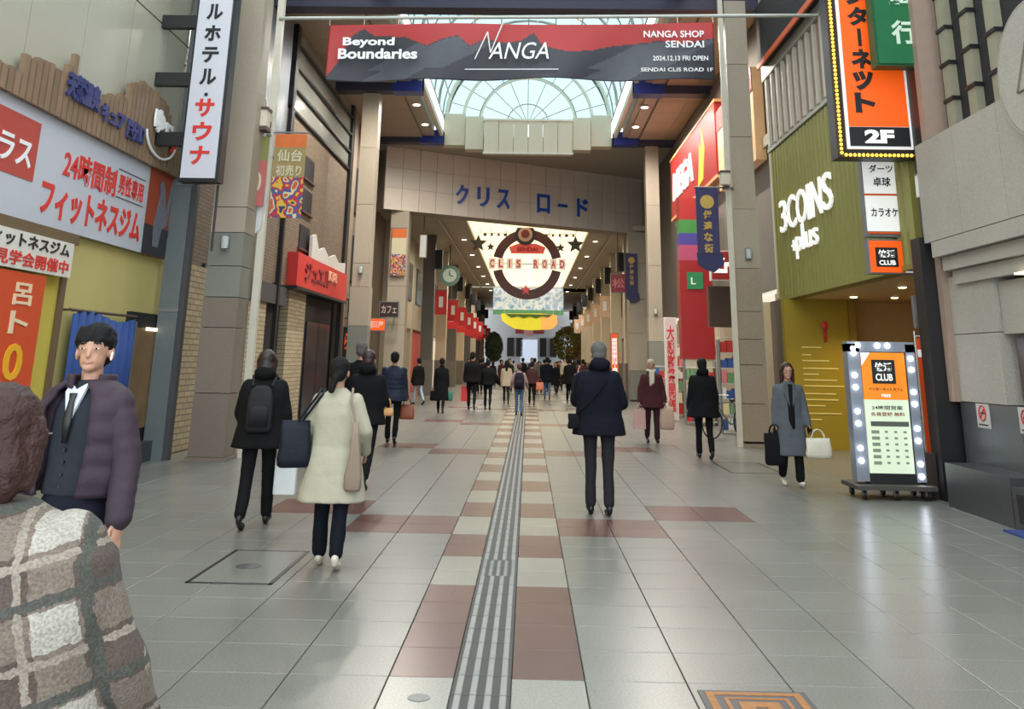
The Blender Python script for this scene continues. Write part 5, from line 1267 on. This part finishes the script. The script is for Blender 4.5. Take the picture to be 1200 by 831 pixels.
    for (S, E_, W_, v, sx) in A:
        r0, r1, r2 = .068*bulk, .062*bulk, .05*bulk
        m.caps(S + V((-sx*.01, 0, -.01)), E_, r0, r1, 12); m.caps(E_, W_ + v*.0, r1, r2, 12)
        if puffer:
            for k in range(7):
                u_ = k/6; p = (S.lerp(E_, u_*2) if u_ < .5 else E_.lerp(W_, u_*2-1)); rr = (r0 + (r2-r0)*u_)*1.12; m.ell(p, (rr,)*3, None, 10, 7)
    if collar == 'high': m.loft([(cz(1.43).x, cz(1.43).y, cz(1.43).z, .09, .085), (h(0,-.01,0).x, h(0,-.01,0).y, cz(1.5).z, .078, .08), (h(0,-.01,0).x, h(0,-.012,0).y, cz(1.535).z, .07, .075)], 16)
    if shirt:   # open jacket: front pulled back on both sides
        pass
    F.coat = remesh(m.build('coat' if hem < .85 else 'jacket', coat_m, t), vox)
    if hood:
        m = MB(); m.ell(h(0, -.085, .01), (.115, .07, .075)); m.ell(h(-.07, -.03, -.02), (.05, .06, .05)); m.ell(h(.07, -.03, -.02), (.05, .06, .05)); remesh(m.build('hood', coat_m, t), vox)
    if scarf:
        m = MB(); m.tube([h(.085*math.cos(a), .0+.085*math.sin(a), -.0+.01*math.sin(3*a)) for a in [2*PI*k/16 for k in range(16)]], .036, 8, True)
        m.caps(h(.03, .1, -.02), top(.04, .16, 1.2), .035, .03, 8); m.caps(h(-.03, .1, -.02), top(-.02, .165, 1.25), .035, .03, 8); remesh(m.build('scarf', scarf, t), vox)
    # hair
    m = MB()
    if hair in ('short', 'bob', 'long', 'pony', 'thin'):
        g = 1.0 if hair != 'thin' else .96
        m.ell(h(0, -.017, .15), (.086*g, .097*g, .088*g), rot, 16, 11); m.ell(h(0, -.045, .1), (.078*g, .07*g, .075*g), rot, 14, 9)
    if hair == 'bob':
        m.ell(h(0, -.05, .05), (.09, .07, .1), rot); 
        for sx in (-1, 1): m.caps(h(sx*.078, -.0, .13), h(sx*.075, -.01, .02), .03, .026, 9)
    if hair == 'long':
        m.caps(h(0, -.07, .1), h(0, -.1, -.14), .08, .05, 12)
        for sx in (-1, 1): m.caps(h(sx*.075, -.01, .13), h(sx*.08, .0, -.1), .03, .028, 9)
    if hair == 'pony':
        m.ell(h(-.0, -.11, .06), (.03, .03, .03)); m.caps(h(0, -.12, .06), h(-.02, -.15, -.04), .036, .028, 10)
    if hair == 'fringe':
        m.ell(h(0, -.015, .152), (.083, .097, .086), rot, 16, 11); m.ell(h(0, -.05, .1), (.074, .06, .07), rot, 14, 9)
        for k in range(7): a = -1.2 + k*.4; m.caps(h(.06*math.sin(a), .06*math.cos(a)*.6+.03, .2), h(.085*math.sin(a), .088*math.cos(a), .145+.012*(k % 2)), .02, .012, 7)
        for sx in (-1, 1): m.caps(h(sx*.074, .01, .16), h(sx*.076, .012, .12), .012, .008, 7)
    if hair == 'hat':
        m.loft([(h(0,-.01,0).x, h(0,-.01,0).y, h(0,0,z).z, r_, r_*1.15) for z, r_ in ((.12, .088), (.17, .09), (.21, .075), (.235, .04))], 16)
    if hair != 'none': remesh(m.build('knit_hat' if hair == 'hat' else 'hair', hair_m, t), min(vox, .012) if vox < .02 else .016, 2)
    if face:
        ek = mat('eye_dark', (24,18,16), .2); lipm = mat('lip', (160,104,90), .6); ew = mat('eye_white', (225,218,210), .3)
        for sx in (-1, 1):
            m = MB(); m.ell(h(sx*.031, .083, .115), (.012, .006, .0035), rot, 10, 6); e_ = m.build('eye', ew, t, smooth=True)
            MB().ell(h(sx*.031, .0885, .115), (.006, .004, .0042), rot, 8, 6).build('iris', ek, e_, smooth=True)
            MB().tube([h(sx*.048, .076, .136), h(sx*.033, .087, .142), h(sx*.017, .09, .138)], .0035, 6).build('eyebrow', ek, t)
        MB().tube([h(-.024, .081, .057), h(0, .09, .05), h(.024, .081, .057)], .0036, 6).build('mouth', lipm, t)
    F.h = h; F.top = top; F.A = A; F.L = L; F.rot = rot; F.cz = cz
    t.scale = (s, s, s); t.location = (x, y, 0); t.rotation_euler = (0, 0, rz)
    F.M = Matrix.Translation((x, y, 0)) @ Matrix.Rotation(rz, 4, 'Z') @ Matrix.Scale(s, 4)
    F.world = lambda p: F.M @ Vector(p)
    return F
def bag(name, label, cat, c, w_, d_, h_, m_, strap=None, rz=0.0, soft=True, taper=.9, strap_m=None, handle=True):
    t = thing(name, label, cat, (c[0], c[1], c[2]-h_))
    m = MB(); m.loft([(0, 0, -h_, w_/2*.8, d_/2*.7, .55), (0, 0, -h_*.96, w_/2*.95, d_/2*.9, .5), (0, 0, -h_*.8, w_/2, d_/2, .5), (.008, 0, -h_*.5, w_/2*(1+taper)/2, d_/2*.9, .5), (0, 0, -h_*.2, w_/2*(.2+.8*taper), d_/2*.6, .5), (0, 0, 0, w_/2*taper, d_/2*.3, .5)] if soft else
      [(0, 0, -h_, w_/2*.97, d_/2*.95, .3), (0, 0, -h_*.98, w_/2, d_/2, .3), (0, 0, 0, w_/2*taper, d_/2*.6, .3)], 28)
    R_ = Matrix.Translation(c) @ Matrix.Rotation(rz, 4, 'Z'); m.v = [R_ @ p for p in m.v]; m.build('bag_body', m_, t, smooth=soft)
    if handle and strap is None:
        for sy in (-1, 1):
            m = MB().tube([R_ @ Vector((w_*.25*math.cos(a), sy*d_*.2*(1 if 0 < math.sin(a) < .8 else .8), .12*math.sin(a) - .005)) for a in [PI*k/8 for k in range(9)]], .007, 6); m.build('handle', strap_m or m_, t)
    if strap: 
        for q in strap: MB().tube(q, .011, 6).build('strap', strap_m or m_, t)
    return t
def backpack(label, F, w_=.28, h_=.42, d_=.13, m_=c_blk, z=1.38):
    b = F.world(F.top(0, -.14 - d_/2, z - h_/2)); t = thing('backpack', label, 'backpack', b)
    m = MB(); m.loft([(0, 0, -h_/2, w_*.42, d_*.42, .5), (0, 0, -h_*.42, w_*.5, d_*.5, .5), (0, 0, h_*.2, w_*.48, d_*.48, .55), (0, 0, h_*.42, w_*.38, d_*.35, .6), (0, 0, h_*.5, w_*.2, d_*.2, .7)], 24)
    R_ = F.M.to_3x3().normalized(); m.v = [b + R_ @ p for p in m.v]; m.build('main_pouch', m_, t, smooth=True)
    m = MB(); m.loft([(0, -d_*.55, -h_*.38, w_*.36, d_*.2, .5), (0, -d_*.55, h_*.0, w_*.34, d_*.18, .5), (0, -d_*.5, h_*.06, w_*.25, d_*.1, .6)], 20); m.v = [b + R_ @ p for p in m.v]; m.build('front_pocket', m_, t, smooth=True)
    for sx in (-1, 1):
        q = [F.world(F.top(sx*.1, -.14, z)), F.world(F.top(sx*.12, -.03, 1.485)), F.world(F.top(sx*.13, .12, 1.42)), F.world(F.top(sx*.15, .14, 1.25)), F.world(F.top(sx*.17, .02, 1.1)), F.world(F.top(sx*.13, -.12, 1.02))]
        MB().tube(q, .016, 6).build('shoulder_strap', m_, t)
    return t
Wd = lambda F, i: F.world(F.hand[i])

# 1 woman in plaid fleece, close at the left edge, seen from behind
plaid = bpy.data.materials.new('plaid_fleece'); plaid.use_nodes = True; nt = plaid.node_tree; b_ = nt.nodes['Principled BSDF']; b_.inputs['Roughness'].default_value = .95
tc_ = nt.nodes.new('ShaderNodeTexCoord'); mp = nt.nodes.new('ShaderNodeMapping'); mp.inputs['Rotation'].default_value = (0, .22, 0)
nt.links.new(tc_.outputs['Object'], mp.inputs[0]); sp = nt.nodes.new('ShaderNodeSeparateXYZ'); nt.links.new(mp.outputs[0], sp.inputs[0])
def mth(op, a, b=None):
    n_ = nt.nodes.new('ShaderNodeMath'); n_.operation = op
    for i_, q in enumerate((a, b)):
        if q is None: continue
        if isinstance(q, (int, float)): n_.inputs[i_].default_value = q
        else: nt.links.new(q, n_.inputs[i_])
    return n_.outputs[0]
nz = nt.nodes.new('ShaderNodeTexNoise'); nz.inputs['Scale'].default_value = 45; nz.inputs['Detail'].default_value = 3; nt.links.new(tc_.outputs['Object'], nz.inputs['Vector'])
jit = mth('MULTIPLY', mth('SUBTRACT', nz.outputs['Fac'], .5), .02)
def bands(sock, per, off): return mth('FRACT', mth('DIVIDE', mth('ADD', mth('ADD', sock, jit), off), per))
u1 = bands(sp.outputs[0], .21, 10.04); u2 = bands(sp.outputs[2], .21, 10.0)
A1 = mth('LESS_THAN', u1, .42); A2 = mth('LESS_THAN', u2, .42)
both = mth('MULTIPLY', A1, A2); any_ = mth('MAXIMUM', A1, A2)
def mixc(f, a, b):
    n_ = nt.nodes.new('ShaderNodeMix'); n_.data_type = 'RGBA'; nt.links.new(f, n_.inputs[0])
    for i_, q in ((6, a), (7, b)):
        if isinstance(q, tuple): n_.inputs[i_].default_value = (*srgb(*q), 1)
        else: nt.links.new(q, n_.inputs[i_])
    return n_.outputs[2]
cc = mixc(any_, (74,62,55), (104,92,82)); cc = mixc(both, cc, (150,144,133))
thin = mth('MAXIMUM', mth('LESS_THAN', mth('ABSOLUTE', mth('SUBTRACT', u1, .9)), .04), mth('LESS_THAN', mth('ABSOLUTE', mth('SUBTRACT', u2, .9)), .04)); cc = mixc(thin, cc, (128,118,106))
thg = mth('MAXIMUM', mth('LESS_THAN', mth('ABSOLUTE', mth('SUBTRACT', u1, .5)), .05), mth('LESS_THAN', mth('ABSOLUTE', mth('SUBTRACT', u2, .5)), .05)); cc = mixc(thg, cc, (66,66,60))
hs = nt.nodes.new('ShaderNodeHueSaturation'); nt.links.new(cc, hs.inputs['Color']); nz2 = nt.nodes.new('ShaderNodeTexNoise'); nz2.inputs['Scale'].default_value = 140; nt.links.new(tc_.outputs['Object'], nz2.inputs['Vector'])
mr = nt.nodes.new('ShaderNodeMapRange'); mr.inputs[1].default_value = .3; mr.inputs[2].default_value = .7; mr.inputs[3].default_value = .7; mr.inputs[4].default_value = 1.25; nt.links.new(nz2.outputs['Fac'], mr.inputs[0]); nt.links.new(mr.outputs[0], hs.inputs['Value'])
nt.links.new(hs.outputs[0], b_.inputs['Base Color']); bp = nt.nodes.new('ShaderNodeBump'); bp.inputs['Strength'].default_value = .5; bp.inputs['Distance'].default_value = .008; nt.links.new(nz2.outputs['Fac'], bp.inputs['Height']); nt.links.new(bp.outputs[0], b_.inputs['Normal'])
W1 = person('brown haired woman in brown and cream plaid fleece jacket nearest the camera', -1.14, 2.15, .12, 1.5, coat_m=plaid, hair='bob', hair_m=hairb, bulk=1.4, width=1.16, hem=.8, vox=.011, swing=(.1, -.1), knee=(.05, .15), arms=((.3, .1, .3), (.4, .1, .5)), turn=-.15)
o = MB().tube([W1.h(.079+.0*k, .03+.02*k, .12) for k in range(3)], .0022, 5).build('glasses_arm', mat('glasses_silver', (200,200,205), .2, .8), W1.t)
# 2 man in suit and plum puffer jacket walking towards the camera
S1 = person('smiling man in open plum puffer jacket over grey vest and tie walking towards camera', -2.13, 4.75, PI - .28, 1.72, coat_m=c_vest, legs_m=cloth('suit_navy', (24,26,38)), hair='fringe', bulk=.86, hem=.96, vox=.012, swing=(.18, -.2), knee=(.05, .25), arms=((.34, .0, .3), (.22, .0, .5)), turn=.4, face=True, tilt=.03)
def add_open_jacket(F, m_, hem=.9):
    m = MB(); n_ = 26; rings = [(1.47, .085, .075), (1.43, .17, .105), (1.36, .215, .14), (1.25, .225, .155), (1.15, .22, .155), (1.05, .222, .16), (hem, .215, .155)]
    rr_ = []
    for (a, c) in zip(rings[:-1], rings[1:]):
        for k in range(4):
            u_ = k/4; z = a[0]+(c[0]-a[0])*u_; pf = .014*abs(math.sin(z*PI/.1)); rr_.append((z, a[1]+(c[1]-a[1])*u_+pf, a[2]+(c[2]-a[2])*u_+pf))
    rr_.append(rings[-1])
    for i, (z, rx, ry) in enumerate(rr_):
        gap = .5 + .12*math.sin(i*.12)
        for j in range(n_+1):
            a = PI/2 + gap + (2*PI - 2*gap)*j/n_; p = F.cz(z); m.v.append(Vector((p.x + rx*math.cos(a), p.y + ry*math.sin(a), p.z)))
    for i in range(len(rr_)-1):
        for j in range(n_): k0 = i*(n_+1)+j; m.f.append([k0, k0+1, k0+n_+2, k0+n_+1]); m.mi.append(0)
    o = m.build('puffer_jacket', m_, F.t, smooth=True); sd = o.modifiers.new('s', 'SOLIDIFY'); sd.thickness = .022; sd.offset = 1
    for (S, E_, W_, v, sx) in F.A:
        m = MB(); m.caps(S, E_, .082, .07, 14); m.caps(E_, W_, .07, .056, 14)
        for k in range(9):
            u_ = k/8; p = (S.lerp(E_, u_*2) if u_ < .5 else E_.lerp(W_, u_*2-1)); q = .09 + (.062-.09)*u_; m.ell(p, (q*.97, q*.97, q*.75), None, 12, 8)
        remesh(m.build('sleeve', m_, F.t), .011, 2)
    m = MB(); cf = F.h
    pts = [cf(.1*math.cos(a), .1*math.sin(a)*.9 - .012, .0) for a in [PI*.68 + PI*1.64*k/16 for k in range(17)]]
    for dz_ in (-.05, -.035, -.02, -.005): m.tube([p + Vector((0, 0, dz_)) for p in pts], .015, 8)
    remesh(m.build('collar', m_, F.t), .009, 3)
add_open_jacket(S1, c_plum, .97)
cf, tp_ = S1.h, S1.top
m = MB()
for sx in (-1, 1): m.add([tp_(sx*.01, .128, 1.3), tp_(sx*.055, .1, 1.43), tp_(sx*.05, .07, 1.475), tp_(sx*.0, .095, 1.44)], [(0,1,2,3)])
o = m.build('shirt_front', mat('shirt_white', (196,200,210), .7), S1.t); o.modifiers.new('s', 'SOLIDIFY').thickness = .012
m = MB(); m.loft([(tp_(0,.11,1.18).x, tp_(0,.128,1.18).y, tp_(0,0,1.2).z, .012, .006), (0, tp_(0,.128,1.3).y, tp_(0,0,1.3).z, .026, .008), (0, tp_(0,.112,1.4).y, tp_(0,0,1.395).z, .015, .01), (0, tp_(0,.108,1.42).y, tp_(0,0,1.425).z, .022, .012)], 12); m.build('necktie', c_shoe, S1.t, smooth=True)
for k in range(4): MB().cyl(tp_(0, .105, 1.17-k*.055), tp_(0, .122, 1.17-k*.055), .008, n=8).build('vest_button', blk, S1.t)
MB().caps(cf(-.084, .02, .1), cf(-.084, .03, .07), .005, .004, 8).build('earbud', whiteink, S1.t)
# 3 woman in long cream coat
Fw = person('woman with low ponytail in long cream coat and black trousers, tote on her left shoulder', -1.58, 8.2, .05, 1.58, coat_m=c_cream, legs_m=c_navy, shoe_m=c_wshoe, hair='pony', bulk=1.08, hem=.52, flare=1.15, vox=.012, swing=(.12, -.16), knee=(.06, .2), arms=((.3, .1, .9, .3), (.32, -.05, .8, .2)), trousers_w=1.15, turn=-.15)
w_ = Fw.world; sh = [w_(Fw.top(-.15, .07, 1.36)), w_(Fw.top(-.16, .0, 1.47)), w_(Fw.top(-.17, -.1, 1.42)), w_(Fw.top(-.33, -.11, 1.19))]
bag('tote_bag', 'navy leather shoulder tote hanging at the left side of the cream coat', 'bag', w_(Fw.top(-.35, -.1, 1.2)), .27, .13, .36, cloth('bag_navy', (20,25,36), .5), strap=[sh, [p + Vector((.03, .02, 0)) for p in sh]], rz=.35, taper=.85)
sh = [w_(Fw.top(.12, .1, 1.36)), w_(Fw.top(.13, .0, 1.475)), w_(Fw.top(.14, -.14, 1.38)), w_(Fw.top(.2, -.2, 1.19))]
bag('cloth_bag', 'slouchy taupe cloth bag hanging at the right side of the cream coat', 'bag', w_(Fw.top(.2, -.2, 1.2)), .14, .09, .52, cloth('bag_taupe', (140,122,108)), strap=[sh], taper=.3)
# 4 black parka with backpack
Fb = person('person in hooded black parka and cropped black trousers carrying a black backpack', -2.67, 9.95, .08, 1.65, coat_m=c_blk, hair='bob', hair_m=mat('dark_brown_hair', (34,22,20), .5), bulk=1.28, hem=.76, vox=.013, hood=True, swing=(-.22, .2), knee=(.25, .05), arms=((.22, .1, .7, .3), (.2, .0, .1)), trousers_w=1.1)
backpack('slim black backpack worn over the hooded black parka', Fb, .26, .44, .1, cloth('backpack_black', (34,34,38), .6))
Fb_hand = w_(Fw.top(-.4, .3, 1.0))
bag('paper_bag', 'white paper shopping bag between the parka wearer and the cream coat', 'bag', Wd(Fb, 1) + Vector((.02, -.02, -.1)), .22, .1, .34, mat('paper_white', (200,202,204), .7), taper=1, soft=False)
# 5 dark man just beyond cream coat
F5 = person('man in black coat with brown hair walking just beyond the cream coated woman', -2.06, 12.6, 0, 1.7, coat_m=c_blk, hair='short', hair_m=mat('reddish_hair', (48,24,26), .5), bulk=1.15, hem=.82, vox=.015, swing=(.1, -.4), knee=(.05, .35), arms=((.15, .2, 1.2, .3), (.2, .1, 1.2, .3)), hood=True)
bag('small_pouch', 'small tan pouch held at the hip of the black coated man', 'bag', F5.world(F5.top(.28, .02, 1.03)), .14, .08, .1, mat('pouch_tan', (190,140,84), .5), handle=True)
F6 = person('grey haired taller man in dark coat half hidden behind the others at left', -2.78, 16.2, 0, 1.86, coat_m=c_blk, hair='thin', hair_m=hairg, hem=.75, vox=.02, bulk=1.1)
F7 = person('man in dark blue quilted puffer jacket with black cap', -2.68, 19.6, 0, 1.72, coat_m=c_blue, hair='short', puffer=True, bulk=1.22, hem=.8, vox=.02, swing=(.15, -.15), arms=((.18, 0, .2), (.15, .1, .3)))
bag('hand_bag', 'tan brown leather handbag held beside the quilted puffer jacket', 'bag', Wd(F7, 1) + Vector((.03, -.05, -.06)), .3, .12, .28, mat('leather_tan', (150,80,52), .5), strap_m=mat('leather_tan_dark', (110,56,36), .5))
# centre man
Fc = person('grey haired man in navy hooded jacket and grey trousers standing mid street, seen from behind', .8, 11.15, .03, 1.8, coat_m=c_navy, legs_m=c_char, hair='thin', hair_m=hairg, bulk=1.25, hem=.78, vox=.013, hood=True, swing=(.03, -.06), knee=(.03, .08), arms=((.2, .4, 2.3, .2), (.28, .1, 1.3, .25)), turn=.1, trousers_w=1.02)
sh = [Fc.world(Fc.top(.14, .02, 1.47)), Fc.world(Fc.top(.06, -.18, 1.33)), Fc.world(Fc.top(-.12, -.2, 1.12)), Fc.world(Fc.top(-.26, -.1, .98))]
bag('sling_bag', 'small black sling bag worn across the back of the navy jacket', 'bag', Fc.world(Fc.top(-.28, -.1, 1.0)), .14, .09, .16, c_blk, strap=[sh])
# right side people
Fr = person('woman in maroon coat and cream scarf walking towards camera with shopping bags', 2.62, 20.9, PI, 1.66, coat_m=c_maroon, legs_m=cloth('cloth_wine', (60,34,42)), hair='hat', hair_m=cloth('knit_beige', (176,158,140)), bulk=1.15, hem=.72, vox=.018, scarf=cloth('scarf_cream', (200,188,168)), arms=((.25, 0, .2), (.25, 0, .25)), face=True, swing=(.1, -.12), trousers_w=1.1)
pk = mat('bag_pink', (196,152,146), .6)
bag('shopping_bag', 'pale pink shopping bag in the left of picture hand of the maroon coated woman', 'bag', Wd(Fr, 1) + Vector((0, 0, -.1)), .26, .12, .38, pk, taper=1, soft=False)
bag('shopping_bag', 'large beige pink shopping bag in the other hand of the maroon coated woman', 'bag', Wd(Fr, 0) + Vector((.02, 0, -.02)), .3, .14, .46, mat('bag_beige', (190,158,138), .6), taper=.95)
Fk = person('man in black hooded down jacket walking away beside the bicycle', 3.14, 17.75, 0, 1.68, coat_m=c_blk, hair='short', hood=True, bulk=1.25, hem=.7, vox=.016, swing=(.08, -.12), arms=((.16, 0, .2), (.16, 0, .2)))
Fg = person('woman in long open grey coat with brown hair walking towards camera near the mustard wall', 3.68, 14.0, PI, 1.62, coat_m=c_grey, legs_m=c_blk, shoe_m=c_wshoe, hair='long', hair_m=hairb, bulk=1.0, hem=.42, flare=.5, vox=.014, swing=(.1, -.15), face=True, arms=((.16, .1, .25), (.12, 0, .1)), tilt=-.15, trousers_w=1.15)
m = MB(); 
m.loft([(0, Fg.top(0,.135,.0).y + .0, Fg.top(0,0,.5).z, .05, .012), (0, .14, Fg.top(0,0,.9).z, .045, .014), (0, .135, Fg.top(0,0,1.2).z, .05, .014), (0, .1, Fg.top(0,0,1.44).z, .04, .02)], 14); m.build('dark_top', c_blk, Fg.t, smooth=True)
for sx in (-1, 1):
    m = MB(); m.prism([(sx*.02, 1.12), (sx*.1, 1.3), (sx*.06, 1.36), (sx*.085, 1.44), (sx*.04, 1.47)], (0, .15 + 0, Fg.top(0,0,0).z), (1,0,0), (0,0,1), (0,1,0), .015); m.build('lapel', c_grey, Fg.t)
for i in (0, 1): MB().ell(Fg.hand[i] - Vector((0, 0, .0)), (.035, .045, .07)).build('glove', c_blk, Fg.t, smooth=True)
bag('tote_bag', 'white canvas tote with dark print held by the grey coated woman', 'bag', Wd(Fg, 0) + Vector((.1, -.02, -.1)), .36, .12, .26, mat('canvas_white', (205,198,180), .8, var=.15, scale=8))
bag('tote_bag', 'black shopping tote held low by the grey coated woman', 'bag', Wd(Fg, 1) + Vector((-.02, -.02, -.03)), .3, .12, .42, c_blk, taper=1)
# middle distance
def far(label, x, y, H, rz=0.0, **k): return person(label, x, y, rz, H, vox=.032, **k)
Fa1 = far('woman in long black coat with white collar left of centre', -2.75, 31.2, 1.66, coat_m=c_blk, hem=.4, collar='high', hair='short', flare=.8)
bag('hand_bag', 'black handbag held by the long black coated woman', 'bag', Wd(Fa1, 0) + Vector((0, 0, -.08)), .3, .12, .3, c_blk)
Fa2 = far('tall man in black walking left of the centre beside a shorter companion', -1.92, 33.7, 1.88, bulk=1.15, width=1.08, hem=.82)
far('shorter companion in wide black jacket beside the tall man', -1.38, 33.9, 1.64, bulk=1.25, hem=.86, arms=((.4, 0, .4), (.5, 0, .4)))
bag('paper_bag', 'red paper bag held left of the tall man in black', 'bag', Wd(Fa2, 0) + Vector((0, 0, -.08)), .22, .1, .5, redp, taper=1, soft=False)
bag('shopping_bag', 'green shopping bag held beside the long black coated woman', 'bag', Wd(Fa1, 1) + Vector((0, 0, -.06)), .3, .12, .3, mat('bag_green', (40,110,90), .6))
far('person in black jacket and pale jeans by the left gateway post', -4.1, 36.6, 1.66, coat_m=c_blk, legs_m=cloth('pale_denim', (150,170,190)), rz=.6)
Fj = person('person in pale grey top and blue jeans with a dark backpack walking away mid street', -.27, 30.4, 0, 1.52, coat_m=mat('top_dusty', (150,126,124), .8), legs_m=c_jean, hem=.9, vox=.024, hair='short', hair_m=mat('auburn_hair', (80,50,44), .6), swing=(.05, -.08), arms=((.3, .1, .6), (.3, .1, .6)))
backpack('dark purple backpack worn by the walker in blue jeans', Fj, .32, .5, .16, cloth('pack_purple', (38,32,42)), 1.4)
far('person in brown jacket with tan bag beyond the jeans wearer', .15, 37.8, 1.6, coat_m=c_brown, legs_m=c_blk, hem=.85)
far('person in beige coat left of the jeans wearer', -.85, 38.8, 1.62, coat_m=c_beige, hem=.7, legs_m=c_char, hair='long', hair_m=hairk)
bag('hand_bag', 'orange tan bag held beside the brown jacket', 'bag', Vector((.45, 37.6, .85)), .3, .12, .3, mat('bag_orange', (190,110,80), .6))
far('person in navy jacket and denim right of centre in the crowd', .85, 43.5, 1.8, coat_m=c_navy, legs_m=c_jean, bulk=1.2)
far('person in dark coat carrying a pale bag right of centre in the crowd', 1.72, 40.4, 1.78, coat_m=c_blk, bulk=1.2)
far('person in dark coat beside the pale bag carrier', 2.12, 40.9, 1.72, coat_m=c_brown, hem=.6, legs_m=c_blk)
bag('hand_bag', 'pale cream bag held between two dark coated people', 'bag', Vector((1.95, 40.3, 1.05)), .24, .1, .4, c_cream)
# distant crowd: copies with their own coats
protos = [far('distant walker in black coat far down the covered arcade on the left side', -2.4, 49.0, 1.7, hem=.8, bulk=1.1), far('distant walker in long dark coat far down the covered arcade near the middle', .6, 52.0, 1.62, hem=.5, hair='bob', rz=PI), far('distant walker in brown jacket far down the covered arcade on the right', 2.8, 50.0, 1.75, hem=.85, coat_m=c_brown, legs_m=c_char)]
coats = [(c_blk, 'black'), (c_navy, 'navy'), (c_beige, 'beige'), (c_char, 'charcoal'), (c_brown, 'brown'), (c_grey, 'grey'), (c_maroon, 'maroon'), (c_cream, 'cream')]
rnd = random.Random(5); seen = {}
spots = [(-2.4, 49.0), (.6, 52.0), (2.8, 50.0)]; used_l = set()
for i in range(34):
    for q_ in range(60):
        p = protos[i % 3]; y = rnd.uniform(46, 80); x = rnd.uniform(-3.4, 3.2); cm, cn = coats[rnd.choice([0,0,0,1,1,2,3,3,4,5,6,7])]
        key = (cn, x < -1.2, x > 1.2, y < 55, y < 62, y < 70)
        if key not in used_l and all((x-a)**2 + (y-b)**2 > 1.2 for a, b in spots): break
    else: continue
    used_l.add(key); spots.append((x, y)); r = p.t.copy(); COL.objects.link(r); r.location = (x, y, 0); r.rotation_euler = (0, 0, rnd.choice([0, PI]) + rnd.uniform(-.3, .3)); q = rnd.uniform(.94, 1.06); r.scale = [v*q for v in r.scale]
    side = 'left' if x < -1.2 else ('right' if x > 1.2 else 'middle'); dep = 'nearest' if y < 55 else ('nearer' if y < 62 else ('farther' if y < 70 else 'farthest'))
    r['label'] = f'small distant walker in {cn} coat among the {side} {dep} part of the arcade crowd'; r['group'] = 'walkers far down the covered arcade'
    for ch in p.t.children:
        c = ch.copy(); COL.objects.link(c); c.parent = r
        if c.name.startswith(('coat', 'jacket')): c.material_slots[0].link = 'OBJECT'; c.material_slots[0].material = cm
